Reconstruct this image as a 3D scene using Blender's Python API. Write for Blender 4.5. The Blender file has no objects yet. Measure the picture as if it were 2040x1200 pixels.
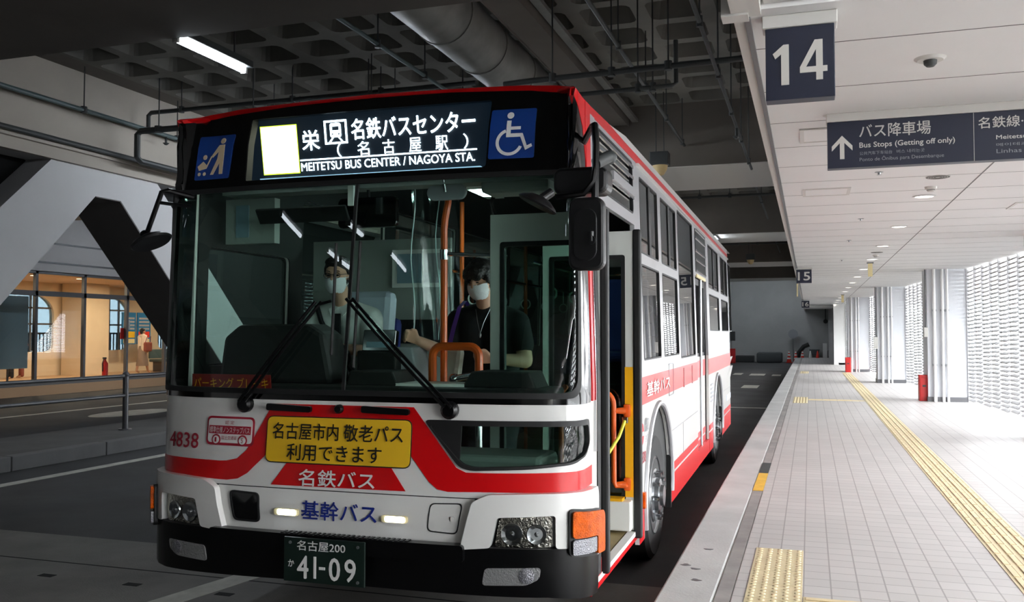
import bpy, bmesh, math, random
from mathutils import Vector, Matrix
from math import sin, cos, pi, radians as R
random.seed(4)
SC = bpy.context.scene
COL = SC.collection

# ------------------------------------------------------------------ camera
PSI, PITCH, FPX = R(18.23), R(2.07), 1800.0
cd = bpy.data.cameras.new('camera'); cam = bpy.data.objects.new('camera', cd); COL.objects.link(cam)
cd.sensor_fit = 'HORIZONTAL'; cd.sensor_width = 36.0; cd.lens = 36.0 * FPX / 2040.0
cd.clip_start = .05; cd.clip_end = 300
cam.location = (0, 0, 1.62); cam.rotation_euler = (pi / 2 + PITCH, 0, PSI)
SC.camera = cam
# ------------------------------------------------------------------ world and light
SC.view_settings.view_transform = 'Standard'; SC.view_settings.look = 'None'
SC.view_settings.gamma = 1.0; SC.view_settings.use_curve_mapping = False
SC.view_settings.exposure = 0.0
wd = bpy.data.worlds.new('overcast_sky'); SC.world = wd; wd.use_nodes = True
wn = wd.node_tree; bg = wn.nodes['Background']
SKY = 31.0
bg.inputs['Color'].default_value = (.93, .97, 1.0, 1); bg.inputs['Strength'].default_value = SKY
wd.cycles.sampling_method = 'AUTOMATIC'
SC.cycles.max_bounces = 10; SC.cycles.diffuse_bounces = 5; SC.cycles.glossy_bounces = 4
SC.cycles.transmission_bounces = 6; SC.cycles.transparent_max_bounces = 24
SC.cycles.caustics_reflective = False; SC.cycles.caustics_refractive = False
SC.cycles.sample_clamp_indirect = 6.0
SC.cycles.use_denoising = True
def portal(loc, rot, sx, sy):
    l = bpy.data.lights.new('daylight_portal', 'AREA'); l.shape = 'RECTANGLE'; l.size = sx; l.size_y = sy
    l.cycles.is_portal = True
    o = bpy.data.objects.new('daylight_portal', l); COL.objects.link(o); o.location = loc; o.rotation_euler = rot
WALLSLOPE = -.066
def wallx(y): return 3.2 + WALLSLOPE * (y - 20)
WROT = math.atan(-WALLSLOPE)
portal((wallx(22) + .35, 22, 1.6), (0, pi / 2, WROT), 2.9, 72)

# ------------------------------------------------------------------ materials
def lin(c):
    return tuple((v / 12.92 if v <= .04045 else ((v + .055) / 1.055) ** 2.4) for v in c)
def mat(name, col, rough=.5, metal=0., var=0., vscale=3., bump=0., bscale=40., spec=.5, coat=0., emis=None, es=0.):
    """procedural paint/concrete/metal: colour (sRGB 0..1) with optional soft noise variation and bump"""
    m = bpy.data.materials.new(name); m.use_nodes = True
    t = m.node_tree; b = t.nodes['Principled BSDF']
    c = lin(col) + (1,)
    b.inputs['Base Color'].default_value = c; b.inputs['Roughness'].default_value = rough
    b.inputs['Metallic'].default_value = metal; b.inputs['Specular IOR Level'].default_value = spec
    b.inputs['Coat Weight'].default_value = coat; b.inputs['Coat Roughness'].default_value = .06
    if emis:
        b.inputs['Emission Color'].default_value = lin(emis) + (1,); b.inputs['Emission Strength'].default_value = es
    if var or bump:
        g = t.nodes.new('ShaderNodeNewGeometry')
    if var:
        n = t.nodes.new('ShaderNodeTexNoise'); n.inputs['Scale'].default_value = vscale; n.inputs['Detail'].default_value = 5
        n.inputs['Roughness'].default_value = .6
        t.links.new(g.outputs['Position'], n.inputs['Vector'])
        r = t.nodes.new('ShaderNodeValToRGB')
        r.color_ramp.elements[0].position = .3; r.color_ramp.elements[1].position = .7
        r.color_ramp.elements[0].color = tuple(v * (1 - var) for v in c[:3]) + (1,)
        r.color_ramp.elements[1].color = tuple(min(1, v * (1 + var)) for v in c[:3]) + (1,)
        t.links.new(n.outputs['Fac'], r.inputs['Fac']); t.links.new(r.outputs['Color'], b.inputs['Base Color'])
    if bump:
        n2 = t.nodes.new('ShaderNodeTexNoise'); n2.inputs['Scale'].default_value = bscale; n2.inputs['Detail'].default_value = 3
        t.links.new(g.outputs['Position'], n2.inputs['Vector'])
        bp = t.nodes.new('ShaderNodeBump'); bp.inputs['Strength'].default_value = bump; bp.inputs['Distance'].default_value = .01
        t.links.new(n2.outputs['Fac'], bp.inputs['Height']); t.links.new(bp.outputs['Normal'], b.inputs['Normal'])
    return m
def glass(name, tint, rough=.0, gloss=1.0, ior=1.5, haze=0.):
    """thin pane: tinted see-through plus fresnel reflection"""
    m = bpy.data.materials.new(name); m.use_nodes = True; t = m.node_tree; t.nodes.clear()
    o = t.nodes.new('ShaderNodeOutputMaterial'); mx = t.nodes.new('ShaderNodeMixShader')
    tr = t.nodes.new('ShaderNodeBsdfTransparent'); tr.inputs['Color'].default_value = lin(tint) + (1,)
    gl = t.nodes.new('ShaderNodeBsdfGlossy'); gl.inputs['Roughness'].default_value = rough
    gl.inputs['Color'].default_value = (gloss, gloss, gloss, 1)
    fr = t.nodes.new('ShaderNodeFresnel'); ge = t.nodes.new('ShaderNodeNewGeometry')      # same reflection from both sides of a pane
    a = t.nodes.new('ShaderNodeMath'); a.operation = 'MULTIPLY_ADD'; a.inputs[1].default_value = -2; a.inputs[2].default_value = 1
    p = t.nodes.new('ShaderNodeMath'); p.operation = 'POWER'; p.inputs[0].default_value = ior
    t.links.new(ge.outputs['Backfacing'], a.inputs[0]); t.links.new(a.outputs[0], p.inputs[1]); t.links.new(p.outputs[0], fr.inputs['IOR'])
    t.links.new(fr.outputs[0], mx.inputs[0]); t.links.new(tr.outputs[0], mx.inputs[1]); t.links.new(gl.outputs[0], mx.inputs[2])
    t.links.new(mx.outputs[0], o.inputs['Surface'])
    return m
def emit(name, col, s):
    m = bpy.data.materials.new(name); m.use_nodes = True; t = m.node_tree; t.nodes.clear()
    o = t.nodes.new('ShaderNodeOutputMaterial'); e = t.nodes.new('ShaderNodeEmission')
    e.inputs['Color'].default_value = lin(col) + (1,); e.inputs['Strength'].default_value = s
    t.links.new(e.outputs[0], o.inputs['Surface']); return m
def tiles(name, c1, c2, grout, w, h, mortar=.006, off=0., rough=.45):
    m = mat(name, c1, rough); t = m.node_tree; b = t.nodes['Principled BSDF']
    g = t.nodes.new('ShaderNodeNewGeometry'); k = t.nodes.new('ShaderNodeTexBrick')
    k.offset = off; k.inputs['Scale'].default_value = 1; k.inputs['Brick Width'].default_value = w; k.inputs['Row Height'].default_value = h
    k.inputs['Mortar Size'].default_value = mortar; k.inputs['Mortar Smooth'].default_value = .1
    k.inputs['Color1'].default_value = lin(c1) + (1,); k.inputs['Color2'].default_value = lin(c2) + (1,); k.inputs['Mortar'].default_value = lin(grout) + (1,)
    mp = t.nodes.new('ShaderNodeMapping'); mp.inputs['Location'].default_value = (.05, -.0, 0)
    t.links.new(g.outputs['Position'], mp.inputs['Vector']); t.links.new(mp.outputs['Vector'], k.inputs['Vector'])
    n = t.nodes.new('ShaderNodeTexNoise'); n.inputs['Scale'].default_value = .8; n.inputs['Detail'].default_value = 6
    t.links.new(g.outputs['Position'], n.inputs['Vector'])
    mx = t.nodes.new('ShaderNodeMix'); mx.data_type = 'RGBA'; mx.blend_type = 'MULTIPLY'; mx.inputs['Factor'].default_value = .22
    t.links.new(k.outputs['Color'], mx.inputs[6]); t.links.new(n.outputs['Fac'], mx.inputs[7])
    t.links.new(mx.outputs[2], b.inputs['Base Color']); return m
M = {}
def dm(k, *a, **kw): M[k] = mat(k, *a, **kw)
dm('asphalt', (.27, .265, .27), .82, var=.3, vscale=.9, bump=.6, bscale=160)
dm('apron', (.47, .455, .44), .8, var=.25, vscale=1.3, bump=.3, bscale=90)
dm('kerb', (.76, .755, .75), .7, var=.14, vscale=1.6, bump=.15, bscale=60)
dm('stone_strip', (.60, .58, .57), .6, var=.28, vscale=2.2, bump=.1)
dm('road_paint', (.75, .74, .70), .7, var=.2, vscale=6)
dm('yellow_paint', (.88, .70, .25), .6, var=.15, vscale=9)
dm('tactile', (.92, .85, .69), .5, var=.05, vscale=5)
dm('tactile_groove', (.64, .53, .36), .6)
M['tile'] = tiles('platform_tile', (.86, .84, .83), (.83, .81, .80), (.67, .645, .64), .147, .165, .0045)
dm('ceil_white', (.90, .895, .89), .55, var=.03, vscale=.8)
dm('joint', (.42, .41, .40), .8)
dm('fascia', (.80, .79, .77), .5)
dm('waffle', (.44, .43, .405), .9, var=.25, vscale=.9)
dm('girder', (.40, .375, .35), .9, var=.14, vscale=.7)
dm('kerb_dark', (.43, .43, .43), .8, var=.15, vscale=2.)
dm('island', (.36, .355, .35), .85, var=.2, vscale=1.5)
dm('beige', (.70, .665, .62), .8, var=.08, vscale=.6)
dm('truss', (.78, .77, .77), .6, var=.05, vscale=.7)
dm('truss_shade', (.40, .38, .37), .7, var=.06)  # truss colour darkened, shade painted on the undersides
dm('wall_grey', (.70, .705, .70), .8, var=.1, vscale=.5)
dm('white_wall', (.93, .93, .92), .6)
dm('column', (.86, .87, .89), .4)
dm('lattice', (.63, .63, .635), .5)
dm('pipe_white', (.95, .95, .95), .4)
dm('pipe_dark', (.22, .23, .23), .55)
dm('pipe_teal', (.30, .36, .36), .5)
dm('duct', (.46, .45, .43), .5, .0, var=.3, vscale=2.)
dm('steel', (.62, .63, .64), .3, .9)
dm('chrome', (.85, .86, .87), .12, 1.)
dm('black_metal', (.07, .07, .075), .35)
dm('rubber', (.035, .035, .04), .6)
dm('tyre', (.065, .065, .07), .75, var=.2, vscale=12)
dm('bus_white', (.89, .885, .87), .28, coat=.6)
dm('bus_red', (.76, .025, .05), .35, coat=.25, spec=.35)
dm('bus_grey', (.66, .66, .67), .35, .25, coat=.3)
dm('door_grey', (.84, .85, .83), .4)
dm('gloss_black', (.02, .021, .023), .12, coat=.5)
dm('bumper_black', (.022, .022, .025), .28, spec=.3)
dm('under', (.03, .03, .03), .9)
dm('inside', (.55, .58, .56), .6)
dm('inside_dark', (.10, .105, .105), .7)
dm('dash', (.055, .057, .06), .6)
dm('orange_rail', (.86, .36, .10), .35, coat=.3)
dm('door_yellow', (.93, .68, .07), .4)
dm('chain_yellow', (.85, .83, .22), .4)
dm('sign_yellow', (.88, .70, .12), .5)
dm('ink_black', (.04, .035, .02), .6)
dm('ink_blue', (.07, .15, .50), .5)
dm('ink_maroon', (.62, .08, .17), .5)
dm('ink_white', (.90, .89, .88), .5)
dm('ink_red', (.82, .12, .14), .5)
dm('ink_grey', (.60, .61, .63), .5)
dm('sticker_blue', (.03, .20, .48), .5)
dm('sign_navy', (.09, .11, .19), .45)
dm('sign_ink', (.80, .785, .76), .5)
dm('sign_ink_dim', (.55, .55, .56), .5)
dm('amber', (.72, .30, .0), .3, spec=.12, var=.4, vscale=22, bump=.5, bscale=130)
dm('clear_lens', (.50, .50, .52), .12, .5, coat=.4, bump=.7, bscale=150)
dm('reflector', (.72, .70, .66), .10, 1., bump=.9, bscale=60)
dm('fog_lens', (.62, .62, .62), .2, .5, coat=.7, bump=.4, bscale=110)
dm('plate_green', (.02, .10, .075), .45)
dm('floor_brown', (.56, .49, .33), .6, var=.25, vscale=5)
dm('seat_blue', (.12, .16, .42), .85)
dm('seat_cover', (.80, .84, .90), .8)
dm('tank', (.88, .88, .86), .3)
dm('skin', (.80, .62, .52), .55, var=.04, vscale=20)
dm('skin_far', (.74, .57, .47), .6)
dm('hair', (.055, .04, .035), .5, bump=.8, bscale=90)
dm('mask', (.90, .91, .93), .8, bump=.2, bscale=60)
dm('shirt_white', (.86, .87, .86), .85, bump=.4, bscale=14)
dm('shirt_black', (.06, .065, .08), .9, bump=.5, bscale=12)
dm('trouser', (.06, .065, .10), .85, bump=.4, bscale=15)
dm('tie', (.05, .05, .07), .7)
dm('strap_purple', (.52, .33, .78), .7)
dm('tote', (.70, .69, .64), .85, bump=.6, bscale=16)
dm('brown_cloth', (.52, .27, .22), .85)
dm('cream_cloth', (.86, .80, .74), .85)
dm('taupe_cloth', (.55, .48, .43), .85)
dm('eye', (.02, .02, .02), .3)
dm('corr_wall', (.86, .78, .66), .7, var=.04)
dm('corr_ceil', (.84, .74, .62), .7)
dm('corr_floor', (.72, .58, .44), .4)
dm('mullion', (.40, .40, .41), .4, .6)
dm('panel_blue', (.46, .56, .61), .5)
dm('poster_blue', (.10, .42, .62), .5)
dm('red_box', (.72, .11, .10), .4)
dm('cone_red', (.86, .20, .14), .5)
dm('tarp', (.30, .32, .33), .7, bump=.7, bscale=8)
dm('bulb_warm', (.80, .70, .50), .4)
dm('pale_yellow', (.88, .82, .62), .5)
dm('vinyl_edge', (.75, .85, .85), .15)
M['tube_lit'] = emit('tube_lit', (.92, .96, 1.0), 100)
M['tube_soft'] = emit('tube_soft', (.92, .96, 1.0), 20)
M['led_white'] = emit('led_white', (.86, .95, 1.0), 7)
M['led_glow'] = emit('led_glow', (1., 1., .86), 9)
M['led_yellow'] = emit('led_yellow', (.80, .95, .20), 2.2)
M['led_orange'] = emit('led_orange', (1., .42, .10), 3)
M['lamp_front'] = emit('lamp_front', (.93, .97, 1.), 26)
M['down_lit'] = emit('down_lit', (1., .97, .92), 6)
M['corr_lit'] = emit('corr_lit', (1., .93, .78), 12)
M['bus_lamp'] = emit('bus_lamp', (.85, 1., .97), 80)
M['ws_glass'] = glass('windshield_glass', (.86, .94, .91), gloss=1., ior=1.42)
M['side_glass'] = glass('side_window_glass', (.45, .50, .50), ior=2.5)
M['door_glass'] = glass('door_glass', (.76, .85, .82), ior=1.5)
M['lens_glass'] = glass('lens_cover_glass', (.95, .96, .96), ior=1.4)
M['shop_glass'] = glass('shop_glass', (.95, .96, .96), ior=1.3)
M['dim_glass'] = glass('dim_glass', (.42, .45, .465), ior=1.3)
M['vinyl'] = glass('clear_vinyl', (.90, .94, .93), rough=.08, ior=1.45)

# ------------------------------------------------------------------ mesh helpers
class B:
    def __init__(s): s.m = bmesh.new()
    def box(s, c, d, rot=None, bev=0.):
        r = bmesh.ops.create_cube(s.m, size=1); vs = r['verts']
        mt = Matrix.Translation(Vector(c)) @ (rot.to_4x4() if rot else Matrix()) @ Matrix.Diagonal(Vector((d[0], d[1], d[2], 1)))
        bmesh.ops.transform(s.m, matrix=mt, verts=vs)
        if bev:
            es = list({e for v in vs for e in v.link_edges})
            bmesh.ops.bevel(s.m, geom=es, offset=bev, segments=2, affect='EDGES', profile=.5)
        return s
    def bb(s, x0, x1, y0, y1, z0, z1, bev=0.):
        return s.box(((x0 + x1) / 2, (y0 + y1) / 2, (z0 + z1) / 2), (abs(x1 - x0), abs(y1 - y0), abs(z1 - z0)), None, bev)
    def cyl(s, p0, p1, r0, r1=None, seg=16, caps=True):
        p0, p1 = Vector(p0), Vector(p1); d = p1 - p0
        if r1 is None: r1 = r0
        q = d.to_track_quat('Z', 'Y')
        mt = Matrix.Translation((p0 + p1) / 2) @ q.to_matrix().to_4x4()
        bmesh.ops.create_cone(s.m, cap_ends=caps, segments=seg, radius1=r0, radius2=max(r1, 1e-5), depth=d.length, matrix=mt)
        return s
    def tube(s, pts, r, seg=10):
        pts = [Vector(p) for p in pts]; n = len(pts); rings = []; up = None
        for i, p in enumerate(pts):
            t = (pts[min(i + 1, n - 1)] - pts[max(i - 1, 0)]).normalized()
            if up is None: up = Vector((0, 0, 1)) if abs(t.z) < .9 else Vector((1, 0, 0))
            a = t.cross(up).normalized(); b = a.cross(t).normalized(); up = b
            rr = r[i] if isinstance(r, (list, tuple)) else r
            rings.append([s.m.verts.new(p + a * rr * cos(2 * pi * k / seg) + b * rr * sin(2 * pi * k / seg)) for k in range(seg)])
        for i in range(n - 1):
            for k in range(seg):
                s.m.faces.new((rings[i][k], rings[i][(k + 1) % seg], rings[i + 1][(k + 1) % seg], rings[i + 1][k]))
        s.m.faces.new(rings[0][::-1]); s.m.faces.new(rings[-1]); return s
    def lathe(s, prof, c, axis, seg=32, caps=True):
        """prof: (radius, height along axis)"""
        q = Vector(axis).to_track_quat('Z', 'Y'); c = Vector(c); rings = []
        for r, h in prof:
            rings.append([s.m.verts.new(c + q @ Vector((max(r, 1e-4) * cos(2 * pi * k / seg), max(r, 1e-4) * sin(2 * pi * k / seg), h))) for k in range(seg)])
        for i in range(len(rings) - 1):
            for k in range(seg):
                s.m.faces.new((rings[i][k], rings[i][(k + 1) % seg], rings[i + 1][(k + 1) % seg], rings[i + 1][k]))
        if caps and prof[0][0] > 1e-3: s.m.faces.new(rings[0][::-1])
        if caps and prof[-1][0] > 1e-3: s.m.faces.new(rings[-1])
        return s
    def ball(s, c, rad, sub=2, rot=None):
        if not isinstance(rad, (tuple, list)): rad = (rad,) * 3
        mt = Matrix.Translation(Vector(c)) @ (rot.to_4x4() if rot else Matrix()) @ Matrix.Diagonal(Vector(tuple(rad) + (1,)))
        bmesh.ops.create_icosphere(s.m, subdivisions=sub, radius=1, matrix=mt); return s
    def prism(s, pts, fn, t0, t1):
        """polygon pts (u,v) extruded between t0 and t1; fn(u,v,t)->xyz"""
        a = [s.m.verts.new(fn(u, v, t0)) for u, v in pts]; b = [s.m.verts.new(fn(u, v, t1)) for u, v in pts]
        n = len(pts); s.m.faces.new(a[::-1]); s.m.faces.new(b)
        for i in range(n): s.m.faces.new((a[i], a[(i + 1) % n], b[(i + 1) % n], b[i]))
        return s
    def quad(s, *p):
        s.m.faces.new([s.m.verts.new(Vector(q)) for q in p]); return s
    def out(s, name, m, parent=None, smooth=False, bev=0., ang=35):
        me = bpy.data.meshes.new(name); bmesh.ops.recalc_face_normals(s.m, faces=s.m.faces); s.m.to_mesh(me); s.m.free()
        me.materials.append(M[m] if isinstance(m, str) else m)
        o = bpy.data.objects.new(name, me); COL.objects.link(o)
        if smooth:
            for p in me.polygons: p.use_smooth = True
            me.set_sharp_from_angle(angle=R(ang))
        if bev:
            md = o.modifiers.new('bevel', 'BEVEL'); md.width = bev; md.segments = 2; md.limit_method = 'ANGLE'
        if parent is not None: o.parent = parent
        return o
def tag(o, label=None, cat=None, group=None, kind=None):
    if label: o['label'] = label
    if cat: o['category'] = cat
    if group: o['group'] = group
    if kind: o['kind'] = kind
    return o
def empty(name, loc, label, cat, group=None, rz=0.):
    o = bpy.data.objects.new(name, None); COL.objects.link(o); o.location = loc; o.rotation_euler = (0, 0, rz)
    o.empty_display_size = .2
    return tag(o, label, cat, group)
def struct(o): o['kind'] = 'structure'; return o
def copy_tree(o, parent=None):
    c = o.copy(); COL.objects.link(c)
    if parent is not None: c.parent = parent
    for ch in list(o.children): copy_tree(ch, c)
    return c
def rpoly(x0, x1, z0, z1, r, n=5):
    r = min(r, (x1 - x0) / 2 - 1e-4, (z1 - z0) / 2 - 1e-4); out = []
    for cx, cz, a in ((x1 - r, z1 - r, 0), (x0 + r, z1 - r, 90), (x0 + r, z0 + r, 180), (x1 - r, z0 + r, 270)):
        for k in range(n + 1): out.append((cx + r * cos(R(a + 90 * k / n)), cz + r * sin(R(a + 90 * k / n))))
    return out
def rnd(pts, r, n=5):
    """round every corner of a polygon by (at most) r"""
    out = []; N = len(pts)
    for i in range(N):
        a, p, b = Vector(pts[i - 1]), Vector(pts[i]), Vector(pts[(i + 1) % N])
        d = min(r, (a - p).length * .48, (b - p).length * .48)
        q0 = p + (a - p).normalized() * d; q1 = p + (b - p).normalized() * d
        for k in range(n + 1):
            t = k / n; out.append(tuple(q0 * (1 - t) ** 2 + p * 2 * t * (1 - t) + q1 * t * t))
    return out
def circ(cx, cz, r, n=20, rz=None): return [(cx + r * cos(2 * pi * k / n), cz + (rz or r) * sin(2 * pi * k / n)) for k in range(n)]
TXT = {}
def text_bm(body, w, h, bold=0., sx=None):
    """letter outlines as a flat mesh in the box (0..w, 0..h)"""
    c = bpy.data.curves.new('lettering', 'FONT'); c.body = body; c.resolution_u = 3; c.fill_mode = 'FRONT'
    if sx: c.space_character = sx
    o = bpy.data.objects.new('lettering', c); COL.objects.link(o); bpy.context.view_layer.update()
    me = bpy.data.meshes.new_from_object(o.evaluated_get(bpy.context.evaluated_depsgraph_get()))
    bpy.data.objects.remove(o); bpy.data.curves.remove(c)
    bm = bmesh.new(); bm.from_mesh(me); bpy.data.meshes.remove(me)
    xs = [v.co.x for v in bm.verts]; ys = [v.co.y for v in bm.verts]
    x0, x1, y0, y1 = min(xs), max(xs), min(ys), max(ys)
    for v in bm.verts:
        v.co.x = (v.co.x - x0) / max(x1 - x0, 1e-6) * w; v.co.y = (v.co.y - y0) / max(y1 - y0, 1e-6) * h; v.co.z = 0
    if bold:
        k = bold * h * .7; base = bm.faces[:]
        for i, (dx, dy) in enumerate(((k, 0), (-k, 0), (0, k), (0, -k))):
            r = bmesh.ops.duplicate(bm, geom=base)
            bmesh.ops.translate(bm, vec=(dx, dy, .0005 * (i + 1)), verts=[g for g in r['geom'] if isinstance(g, bmesh.types.BMVert)])
    return bm
def planar_text(body, w, h, fn, m, name, parent, bold=0.):
    """fn(u,v)->xyz"""
    bm = text_bm(body, w, h, bold)
    o0 = Vector(fn(0, 0)); nv = (Vector(fn(1, 0)) - o0).cross(Vector(fn(0, 1)) - o0).normalized()
    for v in bm.verts: v.co = Vector(fn(v.co.x, v.co.y)) + nv * v.co.z
    b = B(); b.m.free(); b.m = bm
    return b.out(name, m, parent)
def fill(outer, holes=()):
    bm = bmesh.new(); es = []
    for loop in (outer,) + tuple(holes):
        vs = [bm.verts.new((u, v, 0)) for u, v in loop]
        for i in range(len(vs)): es.append(bm.edges.new((vs[i], vs[(i + 1) % len(vs)])))
    bmesh.ops.triangle_fill(bm, use_beauty=True, use_dissolve=False, edges=es, normal=(0, 0, 1))
    return bm
def planar(outer, holes, fn, t0, t1, name, m, parent=None, bev=0.):
    """flat plate with holes: fn(u,v,t)->xyz"""
    bm = fill(outer, holes)
    r = bmesh.ops.extrude_face_region(bm, geom=bm.faces[:])
    for v in [g for g in r['geom'] if isinstance(g, bmesh.types.BMVert)]: v.co.z = 1
    for v in bm.verts: v.co = Vector(fn(v.co.x, v.co.y, t0 if v.co.z < .5 else t1))
    b = B(); b.m.free(); b.m = bm
    return b.out(name, m, parent, bev=bev)

# ================================================================== SETTING
ZR, ZP, ZC = -.10, .19, 2.98          # road, platform, platform ceiling
KX, EX = -.81, -.24                    # kerb edge, edge of the platform ceiling
Y0, Y1 = -14.0, 57.0
GB, GT = 4.30, 5.32                     # girder soffit, waffle soffit
TX = -9.8                             # face of the zigzag truss wall
def ordinal(i): return ['first', 'second', 'third', 'fourth', 'fifth', 'sixth', 'seventh', 'eighth', 'ninth', 'tenth', 'eleventh', 'twelfth'][i]
# road
struct(B().bb(-26, KX + .1, Y0, Y1 + 1, ZR - .3, ZR).out('floor', 'asphalt'))
struct(B().bb(-9.4, KX - .003, 3.3, 6.18, ZR, ZR + .004).out('floor_concrete_apron', 'apron'))
b = B()
b.bb(-9.4, KX - .003, 5.445, 5.46, ZR + .004, ZR + .0055)
struct(b.out('trim_1', 'under'))
b = B()
for i in range(9): b.bb(-5.16 + .74 * i - .06, -5.16 + .74 * i + .06, 5.09, 5.15, ZR + .004, ZR + .0065)
struct(b.out('trim_2', 'under'))
def road_line(x0, x1, y0, y1): return B().bb(x0, x1, y0, y1, ZR, ZR + .005)
def rmark(o, label): return tag(o, label, 'road marking', kind='structure')
rmark(road_line(-8.78, -8.62, 3.3, 50).out('road_marking', 'road_paint'), 'long white lane line beside the dark island kerb')
b = B(); b.prism([(-4.12, 4.4), (-3.92, 4.4), (-3.62, 5.95), (-3.82, 5.95)], lambda u, v, t: Vector((u, v, t)), ZR + .004, ZR + .007)
rmark(b.out('road_marking', 'road_paint'), 'worn slanting white stroke on the concrete in front of the bus')
rmark(road_line(-4.4, KX - .05, 21.6, 21.75).out('road_marking', 'road_paint'), 'thin white stop line across the lane behind the bus')
b = B()
for x, y, w, l in ((-2.1, 29.5, .5, 1.6), (-2.4, 38.5, .6, 1.6), (-1.5, 38.2, .35, 1.4), (-3.1, 38.9, .35, 1.6)): b.bb(x, x + w, y, y + l, ZR, ZR + .005)
rmark(b.out('road_marking', 'road_paint'), 'short white dashes on the lane far behind the bus')
# platform slab, kerb stone, stone strip
struct(B().bb(-.418, 5.6, Y0, Y1, ZR - .2, ZP).out('floor_platform', 'tile'))
struct(B().bb(KX, -.513, Y0, Y1, ZR - .2, ZP, .012).out('trim_kerb_stone', 'kerb'))
struct(B().bb(-.505, -.425, Y0, Y1, ZR - .1, ZP - .001).out('trim_stone_strip', 'stone_strip'))
struct(B().bb(-.515, -.418, Y0, Y1, ZR - .1, ZP - .006).out('trim_strip_joint', 'kerb'))
tag(B().bb(-.51, -.42, 8.57, 9.64, ZP - .002, ZP + .003).out('paint_patch', 'yellow_paint'), 'yellow worn paint patch on the narrow stone strip', 'paint mark')
tag(B().bb(-.51, -.42, 9.68, 10.42, ZP - .002, ZP + .003).out('paint_patch', 'pipe_dark'), 'dark grey patch on the stone strip beyond the yellow one', 'paint mark')
for i, (x, y) in enumerate(((-.655, 6.15), (-.68, 5.62), (-.645, 5.37), (-.745, 5.70))):
    b = B(); b.prism([(x + .028 * (1 + .3 * sin(3 * a + i)) * cos(a), y + .022 * (1 + .3 * cos(2 * a + i)) * sin(a)) for a in [2 * pi * k / 14 for k in range(14)]], lambda u, v, t: Vector((u, v, t)), ZP, ZP + .0012)
    struct(b.out('trim_kerb_stain', 'mullion'))
# tactile paving
def dot_pad(x0, y0, nx, ny, label):
    o = empty('tactile_paving', (x0, y0, ZP), label, 'tactile paving')
    b = B()
    for j in range(ny): b.bb(0, .3 * nx - .004, .3 * j, .3 * j + .296, -.004, .003)
    b.out('paver', 'tactile', o)
    b = B()
    for i in range(5 * nx):
        for j in range(5 * ny):
            b.lathe([(.017, 0), (.013, .004), (.008, .005)], (.03 + .06 * i, .03 + .06 * j, .003), (0, 0, 1), 10)
    b.out('raised_dot', 'tactile', o, True)['kind'] = 'stuff'
    return o
dot_pad(-.352, 4.2, 1, 7, 'yellow dotted tactile pad nearest the camera beside the kerb')
dot_pad(-.352, 19.6, 1, 6, 'second yellow dotted tactile pad along the kerb, level with the number 15 sign')
dot_pad(-.352, 34.2, 1, 6, 'small far yellow dotted tactile pad near the traffic cones')
def bar_path(x0, x1, y0, y1, along, label):
    o = empty('tactile_path', ((x0 + x1) / 2, y0, ZP), label, 'tactile paving'); b = B(); g = B(); w = (x1 - x0) / 2
    b.bb(-w, w, 0, y1 - y0, -.004, .003); b.out('paver', 'tactile', o)
    bars = B()
    if along:
        y = 0.
        while y < y1 - y0:
            for k in range(4):
                x = -w + (k + .5) * 2 * w / 4
                bars.bb(x - .0175, x + .0175, y + .012, min(y + .288, y1 - y0), .003, .008, .003)
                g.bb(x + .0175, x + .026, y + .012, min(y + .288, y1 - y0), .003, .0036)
            y += .3
    else:
        n = max(1, int((x1 - x0) / .3))
        for i in range(n):
            for k in range(4):
                y = (k + .5) * (y1 - y0) / 4
                bars.bb(-w + i * .3 + .012, -w + i * .3 + .288, y - .0175, y + .0175, .003, .008, .003)
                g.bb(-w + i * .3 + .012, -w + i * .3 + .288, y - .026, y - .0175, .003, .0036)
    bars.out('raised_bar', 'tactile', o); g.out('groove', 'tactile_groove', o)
    return o
bar_path(1.10, 1.40, 3.0, 35.4, True, 'long yellow ribbed tactile path running down the platform')
bar_path(-.05, 1.09, 4.9, 5.2, False, 'short yellow ribbed cross path leaving the nearest dotted pad')
bar_path(-.05, 1.09, 20.5, 20.8, False, 'far yellow ribbed cross path joining the second dotted pad')
# platform ceiling and its edge
b = B()
b.bb(EX, 6.2, 3.9, Y1 - 9, ZC, ZC + .12); b.bb(EX, 6.2, Y0, 3.9, 3.42, 3.55); b.bb(EX, 6.2, 3.88, 3.9, ZC, 3.5)
struct(b.out('ceiling_platform', 'ceil_white'))
b = B()
y = 1.19
while y < 46: b.bb(EX, 5.8, y - .004, y + .004, ZC - .001, ZC + .02) if y > 4 else None; y += .81
b.bb(1.395, 1.407, 3.9, 46, ZC - .0015, ZC + .02)
struct(b.out('ceiling_panel_joint', 'joint'))
struct(B().bb(EX - .06, EX, Y0, Y1, ZC + .001, GT + .45).out('wall_fascia', 'fascia'))
struct(B().bb(EX - .012, EX + .012, Y0, Y1 - 9, ZC - .018, ZC + .03).out('trim_ceiling_edge', 'mullion'))
b = B(); b.bb(EX - .06, EX + .06, 3.5, 3.9, ZC - .02, ZC + .5); b.bb(EX - .10, EX + .01, 3.84, 3.93, ZC - .03, ZC + .5)
struct(b.out('trim_fascia_box', 'fascia'))
struct(B().bb(EX, 4.0, 45.5, Y1 - 9, ZC - .12, ZC).out('ceiling_lower_end', 'white_wall'))
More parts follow.
